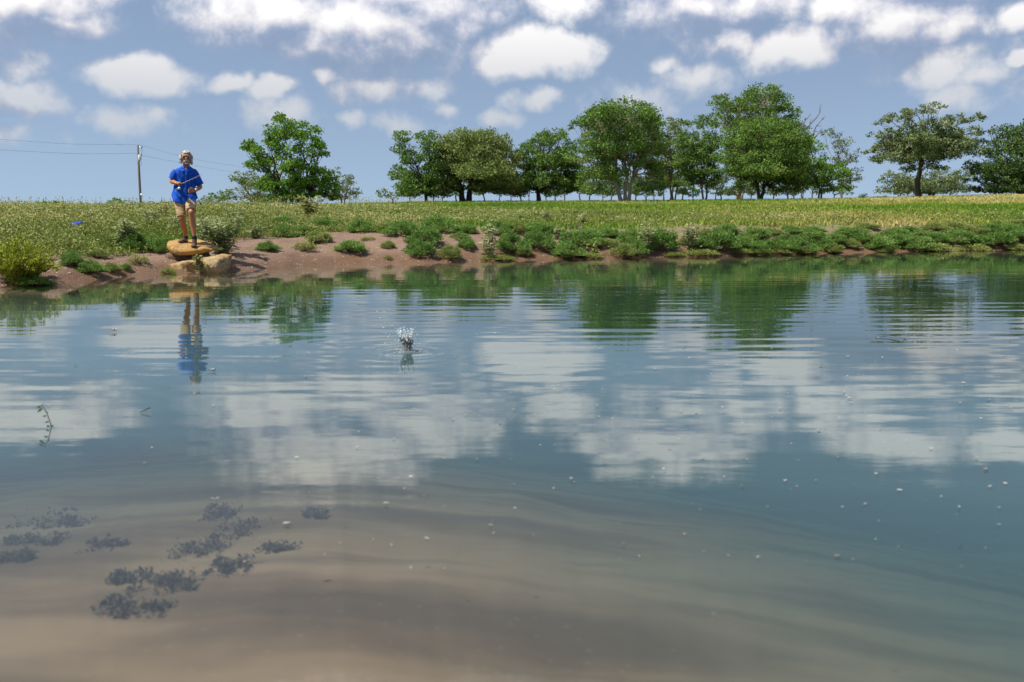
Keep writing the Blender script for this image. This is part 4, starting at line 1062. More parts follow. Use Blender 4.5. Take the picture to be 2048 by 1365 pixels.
def crest_grass():
    R = np.random.default_rng(23)
    n = 2600
    X, Y, az, s, r = land_points(n, -34, -4, 30, 62, R)
    k = fbm(X * .35, Y * .2, 81) > .47
    X, Y, r = X[k], Y[k], r[k]; n = len(X)
    Z = height(X, Y)[0]; H = .30 + .40 * R.random(n)
    P = np.stack([X, Y, Z + H * .5], -1)
    V1 = leaves(P, H, .022, np.stack([R.normal(size=n) * .12, R.normal(size=n) * .12, np.ones(n)], -1) * 4, .1, .2, R)
    V2 = leaves(P + np.array([0, 0, 1.]) * (H * .5)[:, None], .12 * (.7 + .6 * R.random(n)), .045, np.array([[0, 0, 3.]]), .1, .3, R)
    TI = np.concatenate([.45 + .2 * R.random(n), .7 + .3 * R.random(n)])
    o = link(bpy.data.objects.new("crest_grass", quads_mesh("crest_grass", np.concatenate([V1, V2]), TI, M_GRASS)))
    tag(o, "tall seeding grass stalks along the left skyline", 'grass', kind='stuff')
def pebbles():
    R = np.random.default_rng(24)
    X, Y, az, s, r = land_points(1500, -30, 12, .03, 2.4, R, False)
    Z = height(X, Y)[0]
    mb_v, mb_f = [], []
    for x, y, z in zip(X, Y, Z):
        q = .006 + .016 * R.random() ** 2.5
        b = len(mb_v); a = R.random() * 3
        mb_v += [(x + q * math.cos(a + t), y + q * math.sin(a + t), z + .002) for t in (0, 1.57, 3.14, 4.71)] + [(x, y, z + q * .8)]
        mb_f += [(b, b + 1, b + 4), (b + 1, b + 2, b + 4), (b + 2, b + 3, b + 4), (b + 3, b, b + 4)]
    me = bpy.data.meshes.new("pebbles"); me.from_pydata(mb_v, [], mb_f); me.materials.append(simple_mat("pale_pebble", (.50, .42, .34), .8, .3, 3.))
    tag(link(bpy.data.objects.new("pebbles", me)), "small pale pebbles strewn over the muddy shore", 'pebbles', kind='stuff')
print("weed leaves", weed_field(), "grass", meadow()); crest_grass(); pebbles()
# ------------------------------------------------------------------ rocks under the fisherman
def stone_mat(name, a, b, c):
    m, T, out = new_mat(name)
    tcn = T.n('ShaderNodeTexCoord'); O = tcn.outputs['Object']
    n1 = T.noise(O, 3.0, 6.0, .6); n2 = T.noise(O, 18.0, 7.0, .7); n3 = T.noise(O, 60.0, 3.0, .6)
    col = T.mix(T.smooth(n1.outputs[0], .35, .65), a, b)
    col = T.mix(T.math('MULTIPLY', T.smooth(n2.outputs[0], .50, .68), .75), col, c)
    vc = T.n('ShaderNodeTexVoronoi'); vc.feature = 'DISTANCE_TO_EDGE'; vc.inputs['Scale'].default_value = 2.6
    T.l(T.vmath('ADD', O, T.vmath('MULTIPLY', n2.outputs['Color'], (.25, .25, .25))), vc.inputs['Vector'])
    col = T.mix(T.math('MULTIPLY', T.smooth(vc.outputs['Distance'], .030, .0), .7), col, (.10, .06, .03))
    bs = T.n('ShaderNodeBsdfPrincipled'); T.l(col, bs.inputs['Base Color'])
    bs.inputs['Roughness'].default_value = .85; bs.inputs['Specular IOR Level'].default_value = .2
    bp = T.n('ShaderNodeBump'); bp.inputs['Strength'].default_value = 1.0; bp.inputs['Distance'].default_value = .05
    T.l(T.math('ADD', n2.outputs[0], T.math('MULTIPLY', n3.outputs[0], .4)), bp.inputs['Height']); T.l(bp.outputs[0], bs.inputs['Normal'])
    T.l(bs.outputs[0], out.inputs[0]); return m
M_SAND = stone_mat("sandstone", (.46, .255, .075), (.57, .37, .15), (.27, .14, .05))
M_SAND2 = stone_mat("pale_sandstone", (.46, .30, .13), (.60, .45, .24), (.25, .125, .045))

def rock(name, label, loc, outline, z_top, z_bot, mat, seed, rough=.03, under=.78):
    """outline: (angle deg, radius) control points; z_top(x,y), z_bot(x,y) give the upper and lower faces"""
    A = [o[0] for o in outline]; Rr = [o[1] for o in outline]
    nu = 84; P = []
    prof = [(0, 1), (.2, 1), (.4, 1), (.6, 1), (.76, 1), (.88, .995), (.95, .97), (.985, .90), (1, .78), (.99, .6), (.97, .42), (.93, .25), (.87, .1), (under * .95, .03), (under * .7, 0), (under * .4, 0), (0, 0)]
    for (k, t) in prof:
        row = []
        for i in range(nu):
            a = 360 * i / nu
            r = np.interp(a, A, Rr, period=360) * k
            x = r * math.cos(math.radians(a)); y = r * math.sin(math.radians(a))
            zt = z_top(x, y); zb = z_bot(x, y)
            z = zb + (zt - zb) * t
            q = Vector((x, y, z))
            n_ = mnoise.fractal(q * 5 + Vector((seed, 0, 0)), 1.0, 2.0, 4) * rough
            n2_ = mnoise.fractal(q * 17 + Vector((seed, 3, 0)), 1.0, 2.0, 3) * rough * .4
            q += Vector((x, y, 0)).normalized() * (n_ + n2_) * (1 if k > .6 else .3) + Vector((0, 0, (n_ * .35 + n2_) * (1 if t > .5 else .6)))
            row.append(tuple(q))
        P.append(row)
    me = grid_mesh(name, np.array(P)[::-1], mat, None, wrap=True)
    o = link(bpy.data.objects.new(name, me)); o.location = loc
    return tag(o, label, 'rock', 'sandstone rocks at the waterline')
MAN_Y = 19.3
mb0 = at_y(378, 489, MAN_Y)
MAN_RZ = math.atan2(-mb0.x, MAN_Y)                           # the man faces the camera
def man_world(v): return mb0 + Matrix.Rotation(MAN_RZ, 3, 'Z') @ Vector(v)
def top_plane(y_local): return .023 + .175 * y_local           # foot level on the upper rock, relative to the man's origin
rx0 = at_y(384, 500, MAN_Y - .1)
rock("boulder", "yellow sandstone slab on top, the one the fisherman stands on", man_world((.06, -.10, 0)),
     [(0, .45), (20, .46), (50, .48), (90, .52), (130, .54), (160, .48), (180, .45), (205, .47), (235, .50), (270, .46), (305, .44), (335, .45)],
     lambda x, y: top_plane(y - .1) - .004 + (.012 if x < -.25 else 0) - max(0, x - .2) * .22, lambda x, y: top_plane(y - .1) - .135 + .06 * max(0, x + .05) - max(0, -x - .1) * .10, M_SAND, 1.3, .030, .80).rotation_euler = (0, 0, MAN_RZ)
rx1 = at_y(399, 530, 18.75)
rock("boulder", "rough pale sandstone block at the water's edge under the upper slab", (rx1.x, 18.78, 0),
     [(0, .50), (25, .58), (40, .62), (60, .46), (90, .38), (120, .42), (150, .52), (180, .52), (205, .54), (230, .42), (270, .36), (300, .40), (322, .60), (340, .54)],
     lambda x, y: .235 + .05 * min(1, max(-1, x * 3)) + .05 * y + max(0, -x - .3) * -.2, lambda x, y: -.12, M_SAND2, 7.1, .055, .9)
rx2 = at_y(372, 515, 19.35)
rock("boulder", "dark brown stone wedged in the shadow between the upper and lower rocks", (rx2.x, 19.45, 0),
     [(0, .42), (90, .30), (180, .44), (270, .34)], lambda x, y: .33, lambda x, y: -.05, stone_mat("gap_shade_stone", (.16, .11, .07), (.22, .16, .10), (.10, .06, .04)), 3.7, .03, .9)  # added filler stone, its dark colour stands in for the gap's shadow

# ------------------------------------------------------------------ the fisherman
def skin_mat():
    m, T, out = new_mat("tanned_skin")
    tcn = T.n('ShaderNodeTexCoord'); nz = T.noise(tcn.outputs['Object'], 14.0, 4.0, .6)
    bs = T.n('ShaderNodeBsdfPrincipled'); T.l(T.mix(nz.outputs[0], (.33, .135, .060), (.45, .20, .095)), bs.inputs['Base Color'])
    bs.inputs['Roughness'].default_value = .48; bs.inputs['Specular IOR Level'].default_value = .4
    T.l(bs.outputs[0], out.inputs[0]); return m
M_SKIN = skin_mat()
M_SHIRT = simple_mat("blue_shirt_cloth", (.008, .085, .50), .75, .18, 9., .35, 120., .2)
M_SHIRTD = simple_mat("blue_thread", (.005, .03, .20), .8)
M_KHAKI = simple_mat("khaki_cloth", (.46, .33, .18), .85, .10, 10., .4, 140., .15)
M_HAIR = simple_mat("silver_hair", (.50, .465, .42), .55, .18, 60., .6, 90.)
M_BEARD = simple_mat("white_beard", (.60, .56, .51), .6, .1, 80.)
M_MOUTH = simple_mat("mouth_inside", (.16, .035, .03), .5)
M_TEETH = simple_mat("teeth", (.75, .70, .62), .3)
M_LENS = simple_mat("dark_green_lens", (.012, .045, .045), .06, .1, 5., 0, 1, .8)
M_METAL = simple_mat("silver_metal", (.62, .62, .62), .28, .05, 5., 0, 1, .5, 1.0)
M_SHOE = simple_mat("brown_leather", (.115, .062, .036), .65, .25, 30., .4, 80.)
M_SOLE = simple_mat("dark_rubber", (.05, .035, .028), .8)
M_SOCK = simple_mat("black_sock", (.012, .013, .018), .9)
M_WHITE = simple_mat("white_strap", (.75, .74, .72), .4)

man = empty("person", mb0, MAN_RZ)
tag(man, "silver-haired man in a blue shirt and khaki shorts casting a fishing rod from the rocks", 'person')
def tor(mb, c, ax, r, t, n=18, s=6):
    c = Vector(c); ax = Vector(ax).normalized(); u = ax.orthogonal().normalized(); w = ax.cross(u)
    pts = [c + u * math.cos(2 * math.pi * k / n) * r + w * math.sin(2 * math.pi * k / n) * r for k in range(n + 1)]
    return mb.tube(pts, t, s, cap=False)
HC = Vector((-.115, -.31, 1.135))                      # right hand on the rod
RD = Vector((.20, -.97, .068)).normalized()             # rod direction
body = MB()
hd = Vector((.015, -.13, 1.635))
body.ell(hd, (.083, .096, .116), None, 20, 14)
body.ell(hd + Vector((0, -.03, -.075)), (.069, .066, .064)); body.ell(hd + Vector((0, -.060, -.105)), (.038, .032, .028))
body.ell(hd + Vector((0, -.083, .040)), (.058, .022, .022))                     # brow
body.tube([hd + Vector((0, -.088, .02)), hd + Vector((0, -.102, -.005)), hd + Vector((0, -.112, -.022)), hd + Vector((0, -.094, -.030))], [.010, .012, .016, .012], 8)
for s_ in (-1, 1):
    body.ell(hd + Vector((s_ * .040, -.072, -.012)), (.024, .022, .020))         # cheeks
    body.ell(hd + Vector((s_ * .087, .004, -.012)), (.012, .020, .030))          # ears
body.tube([(.010, -.055, 1.40), (.012, -.085, 1.47), (.015, -.10, 1.56)], [.074, .066, .064], 14)
body.ell((.006, -.125, 1.415), (.048, .042, .055))
body.tube([(-.05, 0, .84), (-.04, -.01, 1.0), (-.02, -.04, 1.2), (-.02, -.055, 1.34), (.0, -.06, 1.42)], [(.15, .10), (.14, .10), (.14, .09), (.15, .085), (.08, .06)], 14)
SHR, SHL = Vector((-.190, -.06, 1.388)), Vector((.150, -.06, 1.385))
ER, EL_ = Vector((-.262, -.03, 1.195)), Vector((.250, -.02, 1.095))
WR, WL = Vector((-.182, -.235, 1.160)), Vector((.168, -.19, 1.030))
def limb(mb, a, b, ra, rm, rb, bulge=(0, 0, 0), n=6, sides=12):
    pts = []; rr = []
    for i in range(n):
        t = i / (n - 1)
        pts.append(a.lerp(b, t) + Vector(bulge) * math.sin(math.pi * t))
        rr.append(ra + (rm - ra) * t / .35 if t < .35 else rm + (rb - rm) * (t - .35) / .65)
    mb.tube(pts, rr, sides)
limb(body, SHR, ER, .058, .052, .042); limb(body, SHL, EL_, .056, .052, .042)
for (e, w) in ((ER, WR), (EL_, WL)):
    body.ell(e, (.043, .043, .043)); limb(body, e, w, .042, .045, .028)
# right hand closed on the rod
U = (Vector((-1, 0, .35)) - RD * Vector((-1, 0, .35)).dot(RD)).normalized(); Wv = RD.cross(U)
if Wv.z < 0: Wv = -Wv
body.tube([WR, WR.lerp(HC + U * .028, .5) + Vector((0, 0, .004)), HC + U * .028], [.027, .030, .030], 10)
body.ell(HC + U * .028, (.026, .045, .036), RD.to_track_quat('-Y', 'Z'))
for k in range(4):
    o_ = RD * (.032 - .021 * k); rr = .026 - .001 * k
    pts = [HC + o_ + (U * math.cos(t) + Wv * math.sin(t)) * rr for t in (.35, 1.1, 1.9, 2.7, 3.5, 4.2)]
    body.tube([HC + o_ + U * .03] + pts, [.010, .0105, .010, .0095, .009, .0085, .007], 7)
body.tube([HC + U * .03 - RD * .02 + Wv * .01, HC + U * .018 + Wv * .024 + RD * .015, HC + Wv * .024 + RD * .045, HC + Wv * .021 + RD * .065], [.013, .012, .0105, .008], 8)
# left hand relaxed, half curled
PL = Vector((.118, -.225, 1.018))
body.tube([WL, WL.lerp(PL, .5), PL], [.027, .028, .028], 10)
body.ell(PL, (.042, .020, .038), Matrix.Rotation(.15, 3, 'Y'))
for k in range(4):
    z = .030 - .021 * k; L = (.070, .078, .073, .058)[k]
    b0 = PL + Vector((-.030, -.006, z))
    pts = [b0, b0 + Vector((-.42 * L, -.10 * L, .06 * L)), b0 + Vector((-.72 * L, -.28 * L, -.12 * L)), b0 + Vector((-.80 * L, -.48 * L, -.38 * L)), b0 + Vector((-.66 * L, -.60 * L, -.55 * L))]
    body.tube(pts, [.0105, .010, .0095, .009, .007], 7)
body.tube([PL + Vector((.012, -.012, .030)), PL + Vector((-.012, -.026, .048)), PL + Vector((-.042, -.036, .054)), PL + Vector((-.062, -.040, .052))], [.014, .0125, .0105, .008], 8)
# legs
HR, HL = Vector((-.145, .0, .86)), Vector((.055, -.02, .86))
KR, KL = Vector((-.112, -.135, .505)), Vector((.068, -.325, .610))
AR, AL = Vector((-.052, .075, .150)), Vector((.104, -.295, .150))
for (h, k, a) in ((HR, KR, AR), (HL, KL, AL)):
    limb(body, h, k, .085, .080, .056); body.ell(k, (.057, .057, .062))
    limb(body, k, a, .054, .060, .038, (0, .022, 0), 8)
    body.tube([a, a + Vector((0, 0, -.09))], [.038, .042], 10)
bo = body.remesh("body", M_SKIN, man, .0080, 2, .5)

# shirt: loft with a curved hem, sleeves
def shirt():
    lev = [(.74, -.052, -.012, .205, .150), (.82, -.052, -.012, .205, .150), (.90, -.050, -.012, .202, .148), (1.0, -.046, -.014, .196, .142), (1.1, -.036, -.022, .184, .136), (1.2, -.018, -.040, .176, .132),
           (1.28, -.012, -.052, .178, .130), (1.35, -.016, -.060, .190, .122), (1.40, -.016, -.062, .188, .112), (1.435, -.008, -.066, .150, .100), (1.46, .004, -.072, .100, .084), (1.478, .010, -.078, .078, .074)]
    zl = [l[0] for l in lev]; nu = 72; rows = 44; P = []
    for j in range(rows):
        t = j / (rows - 1); row = []
        for i in range(nu):
            a = 2 * math.pi * i / nu                       # 0 = image right, -90 deg = towards the camera
            fr = -math.sin(a)                              # 1 in front
            hem = .90 - .10 * max(0, fr) ** .8 - .05 * max(0, -fr) + (.035 if math.cos(a) > .15 and fr > 0 else 0)
            if fr > .2 and math.cos(a) < .15: hem -= .025 * (1 - abs(math.cos(a) + .25))
            z = hem + (1.478 - hem) * t
            cx_, cy_, rx_, ry_ = [np.interp(z, zl, [l[q] for l in lev]) for q in (1, 2, 3, 4)]
            v = fr > .80 and 1.37 < z
            fold = mnoise.fractal(Vector((math.cos(a) * 2.4, math.sin(a) * 2.4, z * 3.0)), 1., 2., 3) * .020 + math.sin(a * 7 + z * 9 + 2 * math.sin(z * 14)) * .009 * (1.6 - t)
            k = 1 + fold / .18 * 1.2 + (.05 * (1 - t) ** 3)
            if v and abs(math.cos(a) + .0) < (z - 1.36) * 2.4: k *= .86     # open collar
            row.append((cx_ + math.cos(a) * rx_ * k, cy_ + math.sin(a) * ry_ * k, z))
        P.append(row)
    mb = MB(); P = np.array(P).reshape(-1, 3)
    fs = [(j * nu + i, j * nu + (i + 1) % nu, (j + 1) * nu + (i + 1) % nu, (j + 1) * nu + i) for j in range(rows - 1) for i in range(nu)]
    mb.add(P.tolist(), fs)
    for (s0, e, end) in ((SHR, ER, .74), (SHL, EL_, .86)):
        pts = [s0.lerp(e, t) for t in (-.12, .0, .2, .4, .55, .68, end)]; out_ = Vector((1 if s0.x > 0 else -1, 0, 0))
        R = np.random.default_rng(4)
        rr = [.030, .052, .066, .072, .077, .074, .080]
        b0 = len(mb.v); mb.tube(pts, rr, 18, cap=False)
        for q in range(b0, len(mb.v)):
            p = Vector(mb.v[q]); mb.v[q] = tuple(p + (p - s0.lerp(e, .5)).normalized() * mnoise.fractal(p * 16, 1., 2., 3) * .012)
    o = mb.obj("shirt", M_SHIRT, man)
    sm = o.modifiers.new('thickness', 'SOLIDIFY'); sm.thickness = .006; sm.offset = 0
    # collar, placket, turned-up tail
    def sheet(name, pts, mat, th=.006, par=o):
        m = MB(); m.add([Vector(p) for p in pts], [tuple(range(len(pts)))]); q = m.obj(name, mat, par, smooth=False)
        z = q.modifiers.new('t', 'SOLIDIFY'); z.thickness = th; return q
    sheet("collar", [(-.078, -.085, 1.488), (-.062, -.150, 1.462), (-.018, -.192, 1.398), (-.070, -.190, 1.378), (-.105, -.140, 1.430)], M_SHIRT)
    sheet("collar", [(.092, -.085, 1.482), (.072, -.150, 1.458), (.028, -.190, 1.392), (.090, -.188, 1.376), (.118, -.138, 1.428)], M_SHIRT)
    mbp = MB()
    pz = np.linspace(1.36, .83, 12); pts = [(np.interp(z, [.8, 1.0, 1.36], [-.005, -.01, .004]), -np.interp(z, [.82, .9, 1.0, 1.1, 1.2, 1.28, 1.36], [.172, .170, .164, .166, .180, .188, .186]) - .004, z) for z in pz]
    mbp.tube(pts, [(.016, .005)] * 12, 8); mbp.obj("placket", M_SHIRT, o)
    for z in (1.30, 1.20, 1.10, 1.0, .92):
        MB().ell((0, -np.interp(z, [.82, .9, 1.0, 1.1, 1.2, 1.28, 1.36], [.172, .170, .164, .166, .180, .188, .186]) - .011, z), (.006, .003, .006)).obj("button", M_SHIRTD, o)
    sheet("shirt_tail", [(-.004, -.180, .945), (.105, -.175, .960), (.205, -.135, .885), (.170, -.175, .855), (.108, -.205, .812), (.050, -.200, .870)], M_SHIRT)
    mbl = MB()
    for k in range(5):
        x = .055 + .012 * k
        mbl.tube([(x, -.186 + .1 * (x - .05), 1.300), (x + .006, -.187 + .1 * (x - .05), 1.318 + .006 * (k % 2))], .003, 5)
    mbl.tube([(.050, -.188, 1.294), (.118, -.176, 1.298)], .003, 5); mbl.obj("chest_embroidery", M_SHIRTD, o)
    return o
shirt()
# shorts
sh = MB()
sh.ell((-.045, -.012, .865), (.192, .140, .12)); sh.tube([(-.045, -.01, .98), (-.045, -.012, .86)], [(.175, .125), (.188, .138)], 18)
HMR = HR.lerp(KR, .94); HML = HL.lerp(KL, .88)
sh.tube([HR, HR.lerp(KR, .3), HR.lerp(KR, .6), HMR], [.112, .102, .090, .086], 16)
sh.tube([HL, HL.lerp(KL, .3), HL.lerp(KL, .55), HML], [.116, .108, .098, .094], 16)
so = sh.remesh("shorts", M_KHAKI, man, .011, 4, .5)
for v in so.data.vertices:
    p = v.co; n_ = mnoise.fractal(Vector((p.x * 9, p.y * 9, p.z * 22)), 1., 2., 3); v.co = p + v.normal * n_ * .008
# shoes and socks
def shoe(heel, toe, ank, sole_z):
    heel, toe = Vector(heel), Vector(toe); f = (toe - heel).normalized(); L = (toe - heel).length
    q = f.to_track_quat('-Y', 'Z').to_matrix()
    m = MB(); z = Vector((0, 0, 1))
    def zz(p): return Vector((p.x, p.y, top_plane(p.y)))
    m.ell(zz(heel + f * L * .20) + z * .045, (.038, L * .24, .042), q); m.ell(zz(heel + f * L * .52) + z * .042, (.042, L * .32, .036), q); m.ell(zz(heel + f * L * .78) + z * .034, (.047, L * .24, .030), q)
    m.tube([zz(heel + f * L * .30) + z * .05, ank + Vector((0, 0, -.035))], [.046, .044], 14)
    o = m.remesh("shoe", M_SHOE, man, .007, 3, .5)
    s_ = MB(); n = 26; lo, hi = [], []
    for k in range(n):
        a = 2 * math.pi * k / n; w = .046 if math.cos(a) > 0 else .040
        p = heel + f * (L * .5 + L * .53 * math.cos(a)) + f.cross(z) * w * math.sin(a) * (1.1 - .1 * math.cos(a))
        p = zz(p); lo.append(p + z * .000); hi.append(p + z * .020)
    s_.add(lo + hi, [tuple(range(n))[::-1], tuple(range(n, 2 * n))] + [(k, (k + 1) % n, n + (k + 1) % n, n + k) for k in range(n)])
    s_.obj("sole", M_SOLE, o)
    lc = MB()
    for k in range(4):
        p = zz(heel + f * L * (.40 + .09 * k)) + z * (.092 - .010 * k); r_ = f.cross(z) * .022
        lc.tube([p - r_, p + z * .003, p + r_], .0035, 5)
    lc.obj("laces", M_SOLE, o)
    MB().tube([ank + Vector((0, 0, -.045)), ank + Vector((0, 0, .020))], [.046, .043], 14).obj("sock", M_SOCK, man)
shoe((-.028, .115, 0), (-.185, -.035, 0), AR + Vector((-.005, .0, 0)), .04)
shoe((.112, -.235, 0), (.072, -.495, 0), AL, -.03)
# hair, beard, glasses
R = np.random.default_rng(8)
hair = MB()
for k in range(130):
    a = R.random() * 2 * math.pi; e = math.asin(-.55 + 1.55 * R.random())
    d_ = Vector((math.cos(e) * math.sin(a), -math.cos(e) * math.cos(a), math.sin(e)))
    if d_.y < -.15 and d_.z < .70 and abs(d_.x) < .90: continue
    wide = 1 + .42 * max(0, .55 - abs(d_.z)) * abs(d_.x)
    p = hd + Vector((d_.x * .090 * wide, d_.y * .102 + .006, d_.z * .116 + .006))
    hair.ell(p, tuple((.019 + .013 * R.random()) * q for q in (1, 1, .85)), None, 8, 6)
for s_ in (-1, 1):                                             # side locks over the ears down to the collar
    for k in range(26):
        hair.ell(hd + Vector((s_ * (.084 + .020 * R.random()), .012 + .05 * R.random(), -.085 + .14 * R.random() - (.02 if s_ > 0 else 0))), (.024, .026, .028), None, 8, 6)
ho = hair.remesh("hair", M_HAIR, man, .007, 2, .5)
for v in ho.data.vertices:
    n_ = mnoise.fractal(v.co * 42, 1., 2., 3); v.co = v.co + v.normal * n_ * .008
cu = MB()
for k in range(60):                                            # loose wavy ends
    a = R.random() * 6.28; e = math.asin(-.5 + 1.4 * R.random())
    d_ = Vector((math.cos(e) * math.sin(a), -math.cos(e) * math.cos(a), math.sin(e)))
    if d_.y < -.10 and d_.z < .78: continue
    p = hd + Vector((d_.x * .112, d_.y * .112, d_.z * .126))
    cu.ell(p + Vector(R.normal(size=3)) * .006, (.013, .013, .016), None, 7, 5)
cu.remesh("curls", M_HAIR, ho, .006, 1, .5)
be = MB(); mc = hd + Vector((0, -.088, -.072))
tor(be, mc, (0, 1, .12), .030, .0075, 20, 7)
be.ell(mc + Vector((0, .004, -.038)), (.026, .014, .012)); be.tube([mc + Vector((-.036, .012, .018)), mc + Vector((0, -.012, .031)), mc + Vector((.036, .012, .018))], [.006, .009, .006], 8)
be.remesh("beard", M_BEARD, man, .005, 1, .5)
mo = MB().ell(mc + Vector((0, -.002, -.004)), (.024, .014, .020)).obj("mouth", M_MOUTH, man)
MB().ell(mc + Vector((0, -.010, .010)), (.016, .008, .005)).obj("teeth", M_TEETH, mo)
gl = MB()
gc = hd + Vector((0, -.100, .008))
for s_ in (-1, 1):
    tor(gl, gc + Vector((s_ * .036, 0, 0)), (0, 1, 0), .028, .0022, 18, 5)
    gl.tube([gc + Vector((s_ * .058, .004, .008)), hd + Vector((s_ * .088, -.04, .012)), hd + Vector((s_ * .092, .0, .006))], .0025, 5)
gl.tube([gc + Vector((-.010, 0, .006)), gc + Vector((0, -.004, .010)), gc + Vector((.010, 0, .006))], .0022, 5)
go_ = gl.obj("sunglasses", M_METAL, man)
for s_ in (-1, 1):
    MB().ell(gc + Vector((s_ * .036, 0, -.002)), (.029, .004, .026)).obj("lens", M_LENS, go_)
wa = MB(); tor(wa, WL.lerp(PL, .12), (PL - WL), .0315, .007, 20, 6); wo_ = wa.obj("wristwatch", M_WHITE, man)
MB().ell(WL.lerp(PL, .12) + Vector((.006, -.034, .008)), (.018, .008, .018)).obj("watch_face", M_METAL, wo_)
br_ = MB(); tor(br_, WR.lerp(HC, .10), (HC - WR), .031, .005, 20, 6); br_.obj("bracelet", M_WHITE, man)

# ------------------------------------------------------------------ fishing rod
rod = empty("fishing_rod", man_world(HC), MAN_RZ); tag(rod, "thin fishing rod with a silver spinning reel held in the man's right hand", 'fishing rod')
M_CORK = simple_mat("dark_grip", (.05, .045, .04), .7); M_BLANK = simple_mat("pale_rod_blank", (.62, .60, .56), .35, .1, 5., 0, 1, .5)
MB().tube([RD * -.24, RD * -.1, RD * .0, RD * .12, RD * .15], [.012, .013, .011, .012, .008], 10).obj("handle", M_CORK, rod)
tip = RD * 2.0
MB().tube([RD * .15, RD * .6, RD * 1.1, RD * 1.6, tip], [.0045, .0036, .0027, .0019, .0011], 8).obj("blank", M_BLANK, rod)
for k, q in enumerate((.45, .8, 1.12, 1.4, 1.65, 1.85)):
    g = MB(); tor(g, RD * q - Wv * (.020 - .002 * k), RD, .014 - .0017 * k, .0014, 14, 5); g.tube([RD * q, RD * q - Wv * .008], .0015, 4); g.obj("line_guide", M_METAL, rod)
re_ = MB(); rc = -Wv * .085
re_.tube([RD * -.02, rc * .5, rc], [.007, .007, .010], 8); re_.ell(rc, (.022, .030, .022)); reel = re_.obj("reel", M_METAL, rod)
sp_ = MB(); sp_.tube([rc + RD * .02, rc + RD * .026, rc + RD * .050, rc + RD * .056], [.026, .022, .022, .026], 16); sp_.obj("spool", M_WHITE, reel)
bl = MB(); tor(bl, rc + RD * .045, Vector((.3, .3, 1)), .034, .002, 16, 5); bl.obj("bail", M_METAL, reel)
hn = MB(); hn.tube([rc, rc + U * -.0 + Vector((-.05, 0, -.01)), rc + Vector((-.055, .0, -.045))], .004, 6); hn.ell(rc + Vector((-.058, 0, -.052)), (.010, .010, .012)); hn.obj("crank", M_METAL, reel)

# ------------------------------------------------------------------ small blue things in the grass
p = ground_hit(156, 472); M_BLUE = simple_mat("blue_plastic", (.01, .04, .42), .35)
lid = empty("plastic_lid", p + Vector((0, 0, .25))); lid.rotation_euler = (.20, -.04, 0); tag(lid, "blue round plastic lid lying in the grass on the left slope", 'lid')
MB().tube([(0, 0, .0), (0, 0, .012), (0, 0, .026), (0, 0, .030)], [.125, .130, .126, .10], 28).obj("disc", M_BLUE, lid)
rim = MB(); tor(rim, (0, 0, .004), (0, 0, 1), .128, .008, 28, 6); rim.obj("rim", M_BLUE, lid)
pa_ = [at_y(a, b, 21.5) for (a, b) in ((394, 404), (398, 400), (400, 406), (404, 411))]
cord = MB().tube(pa_, .012, 6).obj("blue_strap", M_BLUE); tag(cord, "short bent blue strap sticking up from the weeds beside the man's shorts", 'strap')

# ------------------------------------------------------------------ utility pole and wires
PY = 140.0
pb = at_y(281, 401, PY); pt = at_y(275.5, 290, PY)
gz = ground_z(pb.x, PY)
pole = empty("utility_pole", (pb.x, PY, gz)); tag(pole, "wooden utility pole with a white transformer on the left skyline", 'utility pole')
def loc(px, py, dy=0.): return at_y(px, py, PY + dy) - Vector((pb.x, PY, gz))
b0 = loc(281, 401); tp = loc(275.5, 290)
MB().tube([Vector((b0.x, 0, -.5)), b0, b0.lerp(tp, .5), tp], [.19, .18, .155, .13], 12).obj("shaft", B_MID, pole)
trn = MB().tube([loc(279.5, 322, -.35), loc(279.5, 321, -.35), loc(279.5, 311.5, -.35), loc(279.5, 310.5, -.35)], [.20, .23, .23, .17], 16).obj("transformer", simple_mat("pale_grey_paint", (.62, .63, .64), .4), pole)
for dx in (-.08, .08):
    MB().tube([loc(279.5, 310.5, -.35) + Vector((dx, 0, 0)), loc(279.5, 308.6, -.35) + Vector((dx, 0, 0))], [.05, .035], 8).obj("bushing", M_WHITE, trn)
for (yy, ln) in ((294.5, 283.5), (310.0, 282.5)):
    MB().tube([loc(277, yy + .8), loc(ln, yy)], .035, 6).obj("bracket", M_METAL, pole)
    MB().tube([loc(ln, yy + 3), loc(ln, yy + 1.5), loc(ln + .4, yy - .5), loc(ln + .6, yy - 2)], [.05, .10, .09, .04], 8).obj("insulator", simple_mat("grey_porcelain", (.18, .19, .21), .3), pole)
MB().tube([loc(283.5, 298), loc(284.5, 303), loc(283, 308), loc(280.5, 310)], .018, 5).obj("lead_wire", M_SOCK, pole)
for sg in (-1, 1):
    MB().tube([loc(279, 322), loc(279 + sg * 4, 326), loc(279 + sg * 3.4, 331), loc(279, 334)], .02, 5).obj("drop_loop", M_SOCK, pole)
MB().box(loc(282.6, 391, -.2), (.10, .08, .22)).obj("meter_box", M_METAL, pole)
def wire(label, pts, r=.013):
    R3 = [at_y(*q) for q in pts]; a, b = R3[0], R3[-1]
    P = []
    for k in range(25):
        t = k / 24
        P.append(tuple(np.array([np.interp(t, np.linspace(0, 1, len(R3)), [v[i] for v in R3]) for i in range(3)])))
    # smooth the polyline
    P = np.array(P)
    for _ in range(6): P[1:-1] = (P[:-2] + P[2:] + 2 * P[1:-1]) / 4
    o = MB().tube([Vector(q) for q in P], r, 5).obj("power_line", simple_mat("wire", (.10, .10, .12), .5)); tag(o, label, 'power line', 'power lines at the utility pole')
wire("upper power line left of the utility pole", [(-260, 268, 118), (0, 279, 125), (140, 289, 132), (272, 290, 140)])
wire("lower power line left of the utility pole", [(-260, 288, 118), (0, 300, 125), (150, 308.5, 132), (274, 307, 140)])
